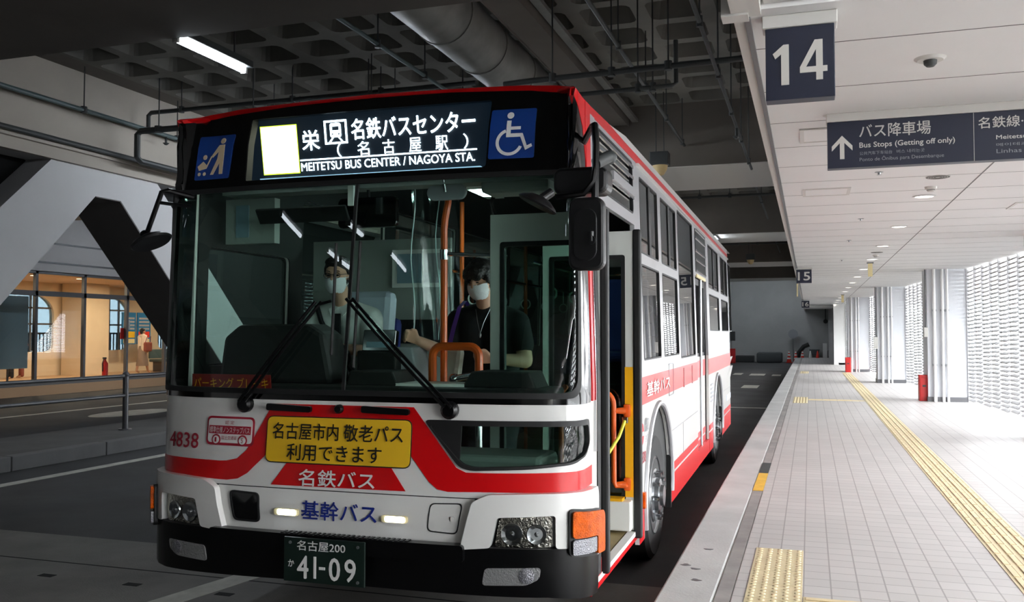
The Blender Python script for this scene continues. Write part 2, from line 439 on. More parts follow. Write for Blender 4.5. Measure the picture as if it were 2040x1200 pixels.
# girders and waffle ceiling over the bus lanes
GY = [-5.9, 4.3, 14.5, 24.7, 34.9, 45.1]
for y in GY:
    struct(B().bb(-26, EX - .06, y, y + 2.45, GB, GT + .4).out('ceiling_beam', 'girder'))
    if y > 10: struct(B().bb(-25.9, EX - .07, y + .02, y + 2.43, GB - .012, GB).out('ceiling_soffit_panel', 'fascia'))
def waffle(x0, x1, y0, y1, nx, ny):
    bm = bmesh.new(); dx, dy = (x1 - x0) / nx, (y1 - y0) / ny; dp = .32
    for i in range(nx):
        for j in range(ny):
            ax, ay = x0 + i * dx, y0 + j * dy
            sq = [bm.verts.new((ax + u * dx, ay + v * dy, GT)) for u, v in ((0, 0), (1, 0), (1, 1), (0, 1))]
            o8 = []; i8 = []
            for cx, cy, a0 in ((1, 1, 0), (0, 1, 90), (0, 0, 180), (1, 0, 270)):
                for a in (a0 + 10, a0 + 45, a0 + 80):
                    for lst, mg, rr, z in ((o8, .11, .14, GT), (i8, .2, .1, GT + dp)):
                        ux = mg + rr if cx == 0 else 1 - mg - rr; uy = mg + rr if cy == 0 else 1 - mg - rr
                        lst.append(bm.verts.new((ax + ux * dx + rr * dx * cos(R(a)), ay + uy * dy + rr * dy * sin(R(a)), z)))
            n = 12
            for k in range(n): bm.faces.new((o8[k], o8[(k + 1) % n], i8[(k + 1) % n], i8[k]))
            bm.faces.new(i8)
            cq = {0: 2, 1: 3, 2: 0, 3: 1}
            for c in range(4):
                s = sq[cq[c]]; nx_ = sq[cq[(c + 1) % 4]]
                for k in (0, 1): bm.faces.new((s, o8[c * 3 + k + 1], o8[c * 3 + k]))
                a, b2 = o8[c * 3 + 2], o8[(c * 3 + 3) % n]
                bm.faces.new((s, nx_, b2, a))
    bmesh.ops.remove_doubles(bm, verts=bm.verts, dist=1e-4)
    w = B(); w.m.free(); w.m = bm
    return w
struct(B().bb(TX, TX + .42, Y0, Y1, GT, GT + .4).out('ceiling_margin', 'girder'))
for k in (1, 2, 3, 4):
    ya = GY[k] + 2.45; yb = GY[k + 1] if k + 1 < len(GY) else Y1
    struct(waffle(TX + .42, EX - .06, ya, yb, 12, 10).out('ceiling_waffle', 'waffle', smooth=False))
struct(B().bb(-26, EX, Y0, Y1, GT + .39, GT + .5).out('ceiling', 'waffle'))
# far wall, added wall behind the camera, end of the platform
struct(B().bb(-27, 1.75, Y1, Y1 + .3, ZR, GT + .5).out('wall_back', 'wall_grey'))
struct(B().bb(-5.9, -4.55, Y1 - 2.4, Y1, ZR, GT).out('wall_back_pier', 'wall_grey'))
struct(B().bb(1.05, 2.6, 44.3, 44.5, ZP, ZC).out('wall_platform_end', 'white_wall'))
struct(B().bb(1.05, 1.25, 44.5, Y1, ZP, GT + .5).out('wall_platform_return', 'wall_grey'))
struct(B().bb(EX - .06, 1.25, Y1 - 9.2, Y1 - 9, ZC, GT + .45).out('wall_above_end', 'wall_grey'))
struct(B().bb(EX, 1.25, Y1 - 9, Y1, ZC + .3, ZC + .4).out('ceiling_end', 'waffle'))
struct(B().bb(1.25, 1.75, 44.3, 44.32, ZP, ZP + .09).out('baseboard_end', 'mullion'))
struct(B().bb(-27, 6.5, Y0 - .3, Y0, ZR - .3, GT + .5).out('wall_front_added', 'girder'))  # unseen wall added to hold light back from the bus front
# zigzag truss wall beyond the bus, beige band above
TT = .9
def tri(yc, up):
    if up: return [(yc - 3.86, ZR), (yc - .25, 3.61), (yc + .25, 3.61), (yc + 3.95, ZR)]
    return [(yc - 4.25, 4.02), (yc + 4.25, 4.02), (yc + .3, .26), (yc - .3, .26)]
ups = [.16, 10.73, 21.3, 31.9, 42.4]; dns = [5.44, 16.0, 26.6, 37.2]
holes = [rnd(tri(y, 0), .05, 2)[::-1] for y in dns]
base = [(-14, ZR)]
for y in ups:
    if y - 3.5 > -14: base += tri(y, 1)
base += [(Y1, ZR), (Y1, GT), (-14, GT)]
struct(planar(base, holes, lambda u, v, t: Vector((TX - t, u, v)), 0, TT, 'wall_left', 'truss'))
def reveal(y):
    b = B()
    # darker facing that paints the shade under the sloping leg and apex flat
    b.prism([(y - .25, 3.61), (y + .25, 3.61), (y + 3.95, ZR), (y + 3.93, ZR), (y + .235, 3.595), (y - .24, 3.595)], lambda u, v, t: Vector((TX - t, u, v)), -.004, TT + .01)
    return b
for y in ups: struct(reveal(y).out('trim_reveal_shade', 'truss_shade'))
struct(B().bb(TX, TX + .05, Y0, Y1, 4.14, GT).out('wall_left_band', 'beige'))
b = B(); b.bb(TX, TX + .07, Y0, Y1, 4.00, 4.16); b.bb(TX, TX + .13, Y0, Y1, 4.16, 4.2)
struct(b.out('trim_ledge', 'beige'))
for y in dns: struct(B().prism(rnd(tri(y, 0), .05, 2), lambda u, v, t: Vector((TX - t, u, v)), .45, .5).out('wall_left_dark_fill', 'under'))  # black panels added in the openings to stand for the darkness beyond
# island with kerb blocks
struct(B().bb(-11.3, -9.62, Y0, 50, ZR, .085).out('floor_island', 'island'))
for i in range(17):
    struct(B().bb(-9.62, -9.45, -4 + i * 1.6, -4 + i * 1.6 + 1.585, ZR, .09, .012).out('trim_kerb_block', 'kerb_dark'))
# railing on the island
o = empty('railing', (-10.4, 0, .085), 'grey steel two bar railing standing on the island kerb', 'railing')
for y in (8.0, 11.83, 14.0):
    b = B(); b.cyl((0, y, 0), (0, y, .86), .045); b.ball((0, y, .88), .055); b.cyl((0, y, 0), (0, y, .02), .1); b.out('post', 'mullion', o, True)
for z in (.86, .55):
    B().cyl((0, 8.0, z), (0, 14.0, z), .028).out('rail', 'mullion', o, True)
# second lane markings
rmark(road_line(-15.75, -15.6, 8, 45).out('road_marking', 'road_paint'), 'white lane line on the road beyond the railing')
b = B()
b.prism([(cos(R(a)) * .55 - 14.0, sin(R(a)) * 1.1 + 16.1) for a in range(0, 360, 20)], lambda u, v, t: Vector((u, v, t)), ZR, ZR + .004)
rmark(b.out('road_marking', 'road_paint'), 'rounded white mark on the road beyond the railing')
# ---------------------------------------------------------------- glazed corridor beyond the second lane
CX = -20.5; FZ = .17; CY0, CY1 = 12.0, 44.0
struct(B().bb(-26, CX + .15, CY0, CY1, ZR, FZ).out('floor_corridor', 'corr_floor'))
struct(B().bb(-26, CX, CY0, CY1, 3.38, 3.5).out('ceiling_corridor', 'corr_ceil'))
struct(B().bb(CX - .1, CX + .12, Y0, Y1, 3.38, GT + .4).out('wall_corridor_top', 'truss'))
struct(B().bb(CX - .1, CX + .2, Y0, CY0, ZR, 3.4).out('wall_corridor_side', 'beige'))
struct(B().bb(CX - .1, CX + .2, CY1, Y1, ZR, 3.4).out('wall_corridor_far', 'beige'))
b = B()
for z in (3.6, 4.15): b.bb(CX + .1, CX + .15, Y0, Y1, z, z + .05)
struct(b.out('trim_panel_line', 'mullion'))
BX0 = -25.0
wins = [(16.2, 19.3), (21.2, 24.9), (26.6, 28.6), (30.2, 33.2), (35, 38)]
planes = [[(a, 1.0), (c, 1.0), (c, 2.55), (c - .5, 2.95), (a + .5, 2.95), (a, 2.55)] for a, c in wins]
struct(planar([(CY0, FZ), (CY1, FZ), (CY1, 3.4), (CY0, 3.4)], [rnd(p, .3, 3)[::-1] for p in planes], lambda u, v, t: Vector((BX0 - t, u, v)), 0, .2, 'wall_corridor_back', 'corr_wall'))
struct(B().bb(BX0 - .2, CX, CY0 - .2, CY0, FZ, 3.4).out('wall_corridor_end', 'corr_wall'))
struct(B().bb(BX0 - .2, CX, CY1, CY1 + .2, FZ, 3.4).out('wall_corridor_end_far', 'corr_wall'))
for i, (a, c) in enumerate(wins):
    b = B()
    for k in range(1, 4): y = a + (c - a) * k / 4; b.bb(BX0 - .12, BX0 - .06, y - .03, y + .03, 1.0, 2.95)
    for z in (1.95, 2.5): b.bb(BX0 - .12, BX0 - .06, a, c, z - .03, z + .03)
    n = int((c - a) / .16)
    for k in range(n): y = a + .08 + .16 * k; b.bb(BX0 - .2, BX0 - .17, y - .02, y + .02, .98, 1.62)
    b.bb(BX0 - .21, BX0 - .16, a, c, 1.6, 1.66)
    struct(b.out('window_%d' % (i + 1), 'mullion'))
    struct(B().bb(BX0 - .10, BX0 - .094, a, c, 1.0, 2.95).out('window_pane', 'dim_glass'))
portal((BX0 - .35, 27, 1.9), (0, -pi / 2, 0), 2.4, 24)
# corridor shop front: mullions, transom, panes
b = B()
for k in range(18):
    y = 14.45 + 1.77 * k
    if y < CY1: b.bb(CX - .05, CX + .05, y - .045, y + .045, FZ, 3.4)
b.bb(CX - .05, CX + .05, CY0, CY1, 2.68, 2.82); b.bb(CX - .06, CX + .06, CY0, CY1, FZ, FZ + .1); b.bb(CX - .05, CX + .05, CY0, CY1, 3.3, 3.4)
struct(b.out('window_frame_corridor', 'mullion'))
struct(B().bb(CX - .008, CX + .008, CY0, CY1, FZ + .1, 3.3).out('window_corridor', 'shop_glass'))
# ---------------------------------------------------------------- lattice wall and columns along the platform
colY = [20.9, 28.35, 36.2]; more = [13.4, 5.9, -1.6, -9.1]
allc = sorted(colY + more) + [44.3]
for i in range(len(allc) - 1):
    ya, yb = allc[i] + .8, allc[i + 1] - .02
    b = B(); n = max(1, round((yb - ya) / .6)); dy = (yb - ya) / n
    for k in range(n + 1):
        y = ya + dy * k; b.box((wallx(y), y, (ZP + ZC) / 2), (.05, .026, ZC - ZP))
    rot = Matrix.Rotation(R(-28), 3, 'Y')
    for k in range(n):
        y = ya + dy * (k + .5); z = ZP + .06 + (.02 if k % 2 else 0)
        while z < ZC - .02:
            b.box((wallx(y), y, z), (.075, dy - .07, .022), rot); z += .078
    if yb < 5.5:  # unseen bays closed with solid dark wall, added to dim the bus front
        b.m.free(); b = B(); b.prism([(wallx(ya), ya), (wallx(yb), yb), (wallx(yb) + .1, yb), (wallx(ya) + .1, ya)], lambda u, v, t: Vector((u, v, t)), ZP, ZC)
        struct(b.out('wall_right', 'girder')); continue
    struct(b.out('wall_right', 'lattice'))
def column(y, label):
    x = wallx(y) - .78
    o = tag(empty('column', (x, y, ZP), label, 'column'), kind='structure')
    B().bb(0, .78, 0, .8, 0, ZC - ZP).out('shaft', 'column', o)
    B().bb(-.015, .80, -.015, .81, 0, .1).out('base', 'mullion', o)
    for k, (px, r) in enumerate(((.13, .034), (.29, .030), (.38, .026))):
        b = B(); b.cyl((px, -.06, 0), (px, -.06, ZC - ZP), r, seg=14); b.out('pipe', 'pipe_white', o, True)
        b = B()
        for z in (.75, 1.9): b.bb(px - r - .008, px + r + .008, -.075, 0, z, z + .04)
        b.out('pipe_clamp', 'steel', o)
    return o
for i, y in enumerate(colY): column(y, 'white wall column with pipes, %s beyond the number 14 sign' % ordinal(i))
for y in more: column(y, 'white wall column with pipes standing level with the camera or behind it').__setitem__('group', 'columns beside the camera')
struct(B().bb(5.3, 5.6, Y0, -8.0, ZP, ZC).out('wall_right_end', 'white_wall'))
# ground outside beyond the lattice
struct(B().bb(5.6, 60, -60, 120, -1.2, -1.0).out('ground_outside', 'kerb'))
struct(B().bb(-90, -26, -60, 120, -1.2, -1.0).out('ground_outside', 'kerb'))

# ================================================================== SIGNS
def num_sign(y, num, x0, label, w=.30, z0=2.665, z1=2.945):
    if num == '14': w, z0, z1 = .28, 2.615, 2.925
    o = empty('platform_sign', (x0, y, z0), label, 'sign')
    h = z1 - z0
    B().bb(0, w, -.02, .06, 0, h, .003).out('board', 'sign_navy', o)
    B().bb(-.012, w + .012, -.03, .07, h, ZC - z0, .004).out('top_bracket', 'fascia', o)
    if num == '14':
        fn = lambda u, v: Vector((u, -.022, v))
        k = lambda u, v, t: Vector((u, t, v))
        B().prism([(.064, .062), (.096, .062), (.096, .235), (.074, .235), (.030, .198), (.040, .176), (.064, .195)], k, -.024, -.019).out('numeral', 'sign_ink', o)
        planar([(.205, .074), (.232, .074), (.232, .108), (.250, .108), (.250, .132), (.232, .132), (.232, .245), (.200, .245), (.140, .132), (.140, .108), (.205, .108)], [[(.165, .132), (.205, .205), (.205, .132)]], k, -.024, -.019, 'numeral', 'sign_ink', o)
    else:
        planar_text(num, .235, .17, lambda u, v: Vector((u + .032, -.022, v + .055)), 'sign_ink', 'numeral', o, .03)
    return o
num_sign(4.0, '14', -.167, 'navy hanging stop sign reading 14 above the bus door side')
num_sign(19.6, '15', -.25, 'navy hanging stop sign reading 15')
num_sign(38.3, '16', -.30, 'small navy hanging stop sign reading 16')
# glazed box hanging above the number 14 sign
o = empty('ceiling_light_box', (-.17, 3.72, 3.0), 'dark glazed box above the number 14 sign', 'light box')
B().bb(0, .275, 0, .16, 0, .2, .004).out('body', 'fascia', o)
B().bb(.004, .271, -.006, .002, .015, .3).out('dark_pane', 'gloss_black', o)
for x in (.07, .2): B().bb(x, x + .025, -.009, -.005, .02, .3).out('pane_strip', 'fascia', o)
# direction sign
o = empty('direction_sign', (.117, 5.92, 2.640), 'long navy hanging direction sign with white arrow and bus stop wording', 'sign')
DW, DH = 2.1, .288
B().bb(0, DW, -.03, .05, 0, DH, .003).out('board', 'sign_navy', o)
B().bb(-.005, DW + .005, -.04, .06, DH, ZC - 2.64, .004).out('top_rail', 'fascia', o)
B().bb(.816, .8185, -.033, -.029, .0, DH).out('divider', 'sign_ink', o)
sf = lambda x, z: (lambda u, v: Vector((u + x, -.032, v + z)))
b = B(); b.prism([(.085, .20), (.025, .135), (.025, .105), (.072, .155), (.072, .055), (.098, .055), (.098, .155), (.145, .105), (.145, .135)], lambda u, v, t: Vector((u, t, v)), -.032, -.029)
b.out('arrow', 'sign_ink', o)
planar_text('バス降車場', .40, .082, sf(.185, .178), 'sign_ink', 'lettering', o, .012)
planar_text('Bus Stops (Getting off only)', .53, .042, sf(.185, .108), 'sign_ink', 'lettering', o, .025)
planar_text('公共汽车下车站台', .185, .022, sf(.185, .072), 'sign_ink_dim', 'lettering', o)
planar_text('버스 내리는곳', .155, .022, sf(.395, .072), 'sign_ink_dim', 'lettering', o)
planar_text('Ponto de Ônibus para Desembarque', .47, .034, sf(.185, .028), 'sign_ink_dim', 'lettering', o)
planar_text('名鉄線·近鉄線·JR線', .62, .078, sf(.842, .178), 'sign_ink', 'lettering', o, .012)
planar_text('Meitetsu Line·Kintetsu Line·JR Line', .66, .032, sf(.935, .112), 'sign_ink', 'lettering', o, .02)
planar_text('메이테츠·킨테츠·JR·지하철', .5, .022, sf(.935, .075), 'sign_ink_dim', 'lettering', o)
planar_text('Linhas Meitetsu·Kintetsu·JR', .6, .032, sf(.935, .030), 'sign_ink_dim', 'lettering', o)

# ================================================================== PLATFORM CEILING FITTINGS
for i in range(14):
    y = 9.72 + 2.66 * i
    o = empty('downlight', (1.09, y, ZC), 'lit round ceiling downlight, %s beyond the hanging direction sign' % (ordinal(i) if i < 12 else ('thirteenth', 'fourteenth')[i - 12]), 'ceiling light')
    B().lathe([(.085, 0), (.105, -.001), (.108, -.008), (.085, -.010)], (0, 0, 0), (0, 0, 1), 28, False).out('trim_ring', 'ceil_white', o, True)
    B().cyl((0, 0, -.004), (0, 0, -.006), .086, seg=24).out('diffuser', 'down_lit', o)
o = empty('dome_camera', (.58, 4.84, ZC), 'small dome camera on the ceiling beside the number 14 sign', 'camera')
B().lathe([(.0, -.012), (.06, -.012), (.075, 0)], (0, 0, 0), (0, 0, 1), 24).out('flange', 'fascia', o, True)
B().lathe([(.032, -.012), (.030, -.03), (.018, -.042), (0, -.045)], (0, 0, 0), (0, 0, 1), 20).out('lens_dome', 'pipe_dark', o, True)
def spk(x, y, label, r=.1):
    o = empty('ceiling_speaker', (x, y, ZC), label, 'speaker')
    B().lathe([(0, -.006), (r * .9, -.006), (r, 0)], (0, 0, 0), (0, 0, 1), 28).out('rim', 'fascia', o, True)
    b = B()
    for k in range(4): rr = r * (.2 + .2 * k); b.lathe([(rr, -.0065), (rr + .008, -.0085), (rr + .016, -.0065)], (0, 0, 0), (0, 0, 1), 28, False)
    b.out('grille', 'joint', o, True)
spk(1.07, 8.55, 'round grey speaker grille in the ceiling beyond the direction sign')
spk(1.08, 16.2, 'round speaker grille in the ceiling between two distant downlights')
def smoke(x, y, label):
    o = empty('smoke_detector', (x, y, ZC), label, 'smoke detector')
    B().lathe([(0, -.045), (.03, -.045), (.034, -.028), (.05, -.022), (.055, 0)], (0, 0, 0), (0, 0, 1), 22).out('housing', 'fascia', o, True)
    B().lathe([(.035, -.027), (.038, -.03), (.035, -.034)], (0, 0, 0), (0, 0, 1), 22, False).out('slot_ring', 'joint', o, True)
smoke(1.08, 9.12, 'white smoke detector right before the first downlight')
smoke(1.1, 16.75, 'white smoke detector beside the distant speaker grille')
for i, (x, y) in enumerate(((.57, 8.15), (.59, 11.41), (.56, 14.0), (.58, 17.69))):
    o = empty('fire_sprinkler', (x, y, ZC), 'small sprinkler head in the platform ceiling, %s beyond the direction sign' % ordinal(i), 'sprinkler')
    B().lathe([(.035, 0), (.035, -.004), (.012, -.006), (.010, -.022), (.022, -.024), (.0, -.026)], (0, 0, 0), (0, 0, 1), 16).out('body', 'steel', o, True)
def hatch(x0, x1, y0, y1, label):
    o = empty('ceiling_hatch', ((x0 + x1) / 2, (y0 + y1) / 2, ZC), label, 'access hatch')
    w, l = (x1 - x0) / 2, (y1 - y0) / 2
    B().bb(-w, w, -l, l, -.006, .01).out('panel', 'ceil_white', o)
    planar([(-w - .02, -l - .02), (w + .02, -l - .02), (w + .02, l + .02), (-w - .02, l + .02)], [[(-w + .008, -l + .008), (-w + .008, l - .008), (w - .008, l - .008), (w - .008, -l + .008)]], lambda u, v, t: Vector((u, v, t)), -.010, 0, 'frame', 'fascia', o)
hatch(-.03, .40, 6.28, 6.68, 'square access hatch in the ceiling behind the direction sign')
hatch(-.03, .36, 8.92, 9.33, 'square access hatch in the ceiling near the speaker grille')
hatch(2.06, 2.5, 10.5, 10.95, 'access hatch in the ceiling close to the lattice wall')
o = empty('hanging_sign', (1.11, 18.5, ZC), 'pale yellow small sign hung edge-on from the platform ceiling', 'sign')
B().bb(-.04, .04, -.02, .02, -.27, -.02).out('board', 'pale_yellow', o); B().bb(-.06, .06, -.03, .03, -.02, 0).out('bracket', 'mullion', o)
o = empty('hanging_sign', (1.1, 33.5, ZC), 'far pale yellow small sign hung from the platform ceiling', 'sign')
B().bb(-.04, .04, -.02, .02, -.27, -.02).out('board', 'pale_yellow', o); B().bb(-.06, .06, -.03, .03, -.02, 0).out('bracket', 'mullion', o)
o = empty('hanging_sign', (-.27, 22.5, 2.5), 'narrow yellow strip sign under the ceiling edge past the 15 sign', 'sign')
B().bb(-.015, .015, -.1, .1, 0, .3).out('board', 'pale_yellow', o); B().cyl((0, 0, .3), (0, 0, .5), .008).out('hanger', 'mullion', o)
# extinguisher cabinets at the columns
def ext_box(x, y, h, label):
    o = empty('extinguisher_cabinet', (x, y, ZP), label, 'fire cabinet')
    B().bb(0, .19, 0, .28, 0, h, .012).out('cabinet', 'red_box', o)
    B().bb(.02, .17, -.008, 0, .08, h - .06, .003).out('door', 'red_box', o)
    B().bb(.06, .13, -.018, -.006, h * .55, h * .62).out('handle', 'pipe_dark', o)
ext_box(2.20, 21.0, .55, 'red fire extinguisher cabinet at the foot of the first column')
ext_box(1.24, 35.7, .55, 'small red fire extinguisher cabinet at the foot of the farthest column')
def wall_box(x, y, z, w, h, label):
    o = empty('electric_box', (x, y, z), label, 'electric box')
    B().bb(0, w, 0, .12, 0, h, .006).out('case', 'fascia', o); B().bb(.01, w - .01, -.006, 0, .01, h - .01).out('cover', 'fascia', o)
    B().cyl((w / 2, .05, h), (w / 2, .05, ZC - z), .012).out('conduit', 'mullion', o)
wall_box(1.76, 28.3, 1.18, .12, .34, 'grey electric box with conduit on the second column')
wall_box(2.29, 20.85, 1.55, .08, .2, 'small grey switch box on the first column')

# ================================================================== UNDER THE WAFFLE CEILING
KS = .794                              # heights over the lanes are scaled about the eye to a 5.3 m ceiling
def ks(p): return (p[0] * KS, p[1] * KS, 1.62 + (p[2] - 1.62) * KS)
def tube_light(x, y, z, l, label, group=None, raw=False, m='tube_lit'):
    if not raw: x, y, z, l = x * KS, y * KS, 1.62 + (z - 1.62) * KS, l * KS
    o = empty('tube_light', (x, y, z), label, 'ceiling light', group)
    B().bb(-.09, .09, -.05, l + .05, .03, .10, .01).out('housing', 'pipe_dark', o)
    B().cyl((0, 0, 0), (0, l, 0), .028, seg=14).out('tube', m, o, True)
    b = B(); b.bb(-.03, .03, -.03, .0, -.03, .05); b.bb(-.03, .03, l, l + .03, -.03, .05); b.out('socket', 'fascia', o)
    for yy in (.15 * l, .85 * l): B().cyl((0, yy, .1), (0, yy, GT - z + .42), .008, seg=6).out('hanger_rod', 'pipe_dark', o)
    return o
tube_light(-6.87, 8.55, 5.0, 1.28, 'bright fluorescent tube hanging at the edge of the dark beam')
for i, (x, y, l) in enumerate(((-6.22, -1.05, .8), (-6.0, -2.4, .75), (-5.2, -1.15, .4), (-5.05, -2.6, .75))):
    tube_light(x, y, 4.3, l, 'fluorescent tube behind the camera, seen only mirrored in the windshield', group='mirrored tube lights', raw=True, m='tube_soft')
tube_light(-3.1, 31.2, 4.9, 1.2, 'fluorescent tube under the second beam down the bus lane')
for x, y, z in ((-9.45, 14.3, 5.0), (-9.45, 16.2, 5.0), (-11.6, 17.6, 4.2), (-6.87, 13.2, 5.0), (-6.87, 16.6, 5.0), (-5.0, 15.3, 5.0), (-17.6, 20.2, 5.0), (-17.6, 27.7, 5.0), (-17.6, 13, 5.0), (-3.0, 60.6, 5.9), (-3.0, 66.5, 5.9), (-1.2, 62.0, 5.9), (-5.6, 62.0, 5.9), (-1.2, 68.0, 5.9), (-5.6, 67.0, 5.9), (-21.4, 19.3, 5.0), (-21.4, 25.8, 5.0), (-21.4, 29.5, 5.0), (-5.0, 28., 5.5)):  # unseen tubes added to brighten the left side, ceiling and far wall
    tube_light(x, y, z, 1.28, 'added fluorescent tube, unseen behind the bus roof, the truss or a beam', group='added hidden tube lights')
# big round duct and cable tray
o = empty('air_duct', (-3.53, 6.78, 4.90), 'fat round grey air duct running under the waffle ceiling', 'duct')
B().cyl((0, 0, 0), (0, 7.7, 0), .32, seg=32).out('pipe', 'duct', o, True)
for k in range(7):
    B().lathe([(.322, -.025), (.332, -.025), (.332, .025), (.322, .025)], (0, .6 + 1.1 * k, 0), (0, 1, 0), 32).out('band', 'duct', o, True)
o = empty('cable_tray', (-2.95, 6.78, 5.02), 'shallow cable tray full of cables beside the round duct', 'cable tray')
b = B(); b.bb(-.18, .18, 0, 7.7, 0, .02); b.bb(-.19, -.18, 0, 7.7, -.03, .1); b.bb(.18, .19, 0, 7.7, -.03, .1); b.out('tray', 'girder', o)
b = B()
for k in range(5): b.tube([(-.13 + .065 * k + random.uniform(-.015, .015), .38 * j, .05 + random.uniform(-.015, .02)) for j in range(21)], .022, 6)
b.out('cable', 'pipe_dark', o, True)
o = empty('ceiling_strip', (-2.66, 6.78, 5.06), 'pale flat metal strip running beside the cable tray', 'conduit')
B().bb(-.05, .05, 0, 7.7, 0, .05).out('rail', 'duct', o)
# thin pipes with hanger rods
def pipe_run(pts, r, m, label, rods=(), name='sprinkler_pipe', top=GT + .3, heads=()):
    o = empty(name, pts[0], label, 'pipe'); p0 = Vector(pts[0])
    B().tube([Vector(p) - p0 for p in pts], r, 10).out('pipe', m, o, True)
    for q in rods:
        q = Vector(q) - p0
        b = B(); b.cyl(q, (q.x, q.y, top - p0.z), .009, seg=6); b.cyl(q + Vector((0, 0, -.04)), q + Vector((0, 0, .05)), r * 1.35, seg=10); b.out('hanger', 'pipe_dark', o)
    for q in heads:
        q = Vector(q) - p0
        b = B(); b.cyl(q, q + Vector((0, 0, -.12)), .018, seg=8); b.cyl(q + Vector((0, 0, -.12)), q + Vector((0, 0, -.15)), .05, .02, seg=10); b.out('sprinkler', 'pipe_dark', o)
    return o
PX = -9.5
pipe_run([(PX, 2, 4.71), (PX, 14.4, 4.71)], .032, 'pipe_teal', 'thin teal pipe running high along the beige wall', [(PX, 4.1 + 1.94 * i, 4.71) for i in range(6)], heads=[(PX, 11.6, 4.71)])
pipe_run([(-9.62, 2, 4.24), (-9.62, 24, 4.24)], .035, 'pipe_dark', 'dark pipe lying along the ledge of the beige wall', (), 'conduit_pipe')
pipe_run([(-4.2, 11.2, 4.97), (PX + .05, 11.2, 4.97), (PX, 11.2, 4.93), (PX, 11.2, 4.75)], .032, 'pipe_dark', 'upper dark pipe crossing from the beige wall above the bus', [(-8.9, 11.2, 4.97), (-7.0, 11.2, 4.97), (-5.6, 11.2, 4.97)])
pipe_run([(-4.5, 10.83, 4.60), (-9.32, 10.83, 4.60), (-9.38, 10.83, 4.55), (-9.38, 10.83, 4.22), (-9.38, 10.9, 4.17), (-9.38, 14.4, 4.17)], .045, 'pipe_dark', 'thick dark pipe bending down the beige wall behind the bus', [(-9.0, 10.83, 4.60), (-7.4, 10.83, 4.6), (-5.6, 10.83, 4.6)])
for pts, r, m, lab, rods, hd in (
    ([(-3.9, 11.5, 5.0), (-3.5, 11.45, 5.0), (-.5, 11.3, 5.0)], .03, 'pipe_dark', 'dark pipe crossing over the bus roof towards the platform', [(-3.2, 11.43, 5.0), (-2.4, 11.4, 5.0), (-1.66, 11.35, 5.0)], []),
    ([(-3.9, 12.0, 4.9), (-1.7, 11.9, 4.9), (-1.64, 11.9, 4.93), (-1.64, 11.9, 5.5)], .025, 'pipe_dark', 'second dark pipe beside the crossing pipe, turning up at its end', [(-2.15, 11.92, 4.9), (-1.95, 11.92, 4.9)], []),
    ([(-5.6, 8.6, 5.6), (-5.6, 18.2, 5.6)], .025, 'pipe_teal', 'thin pale pipe running beside the round duct', [(-5.6, 9.5 + 1.6 * i, 5.6) for i in range(5)], []),
    ([(-2.35, 8.6, 5.4), (-2.35, 18.2, 5.4)], .022, 'pipe_dark', 'thin dark pipe running lengthwise above the bus roof', [(-2.35, 9.5 + 2.1 * i, 5.4) for i in range(5)], []),
    ([(-1.05, 8.6, 4.85), (-1.05, 18.2, 4.85)], .02, 'pipe_dark', 'thin dark pipe running lengthwise beside the ceiling edge', [(-1.05, 9.4 + 2.0 * i, 4.85) for i in range(5)], [(-1.05, 14.4, 4.85)])):
    pipe_run([ks(p) for p in pts], r, m, lab, [ks(p) for p in rods], heads=[ks(p) for p in hd])
for j, y in enumerate((17.0, 27.2)):
    pipe_run([(-6.4, y + 1.6, 4.4), (-.4, y + 1.6, 4.4)], .025, 'pipe_dark', 'dark cross pipe behind the %s beam over the lane' % ordinal(j), [(-2.1, y + 1.6, 4.4), (-1.5, y + 1.6, 4.4), (-2.7, y + 1.6, 4.4)])
    pipe_run([(-1.0, y, 4.6), (-1.0, y + 7.2, 4.6)], .025, 'pipe_dark', 'dark lengthwise pipe behind the %s beam over the lane' % ordinal(j), [(-1.0, y + 1.2, 4.6), (-1.0, y + 4, 4.6)])
def flood(x, y, z, label):
    x, y, z = ks((x, y, z))
    o = empty('flood_lamp', (x, y, z), label, 'lamp')
    for sx in (-.06, .06): B().cyl((sx, 0, .1), (sx, 0, GT - z + .4), .008, seg=6).out('hanger_rod', 'pipe_dark', o)
    B().bb(-.14, .14, -.12, .12, 0, .2, .01).out('housing', 'pipe_dark', o)
    B().lathe([(.12, 0), (.11, -.06), (.06, -.14), (0, -.16)], (0, 0, 0), (0, 0, 1), 16).out('bulb', 'bulb_warm', o, True)
flood(-2.7, 17.3, 4.85, 'hanging lamp with yellowish bulb in front of the first pale beam')
flood(-2.35, 39.5, 4.75, 'far hanging lamp with yellowish bulb over the lane')

# ================================================================== FAR END OF THE LANE
def cone(x, y, label):
    o = empty('traffic_cone', (x, y, ZR), label, 'traffic cone')
    B().bb(-.19, .19, -.19, .19, 0, .03, .01).out('base', 'cone_red', o)
    B().lathe([(.14, .03), (.03, .70), (.0, .71)], (0, 0, 0), (0, 0, 1), 20).out('body', 'cone_red', o, True)
    for z in (.22, .42, .58):
        r = .14 - .11 * (z - .03) / .67
        B().lathe([(r + .004, z), (r - .010, z + .09)], (0, 0, 0), (0, 0, 1), 20, False).out('white_band', 'white_wall', o, True)
for i, x in enumerate((-1.18, -.80, -.42)): cone(x, 55.8, 'red and white banded traffic cone, %s of three counted from the dark tarpaulin' % ordinal(i))
o = empty('traffic_cone', (.02, 56.2, ZR), 'pale plain traffic cone beside the hanging basket', 'traffic cone')
B().bb(-.19, .19, -.19, .19, 0, .03).out('base', 'white_wall', o); B().lathe([(.14, .03), (.03, .7), (0, .71)], (0, 0, 0), (0, 0, 1), 20).out('body', 'white_wall', o, True)
o = empty('traffic_cone', (.42, 56.2, ZR), 'red plain traffic cone beside the white panel', 'traffic cone')
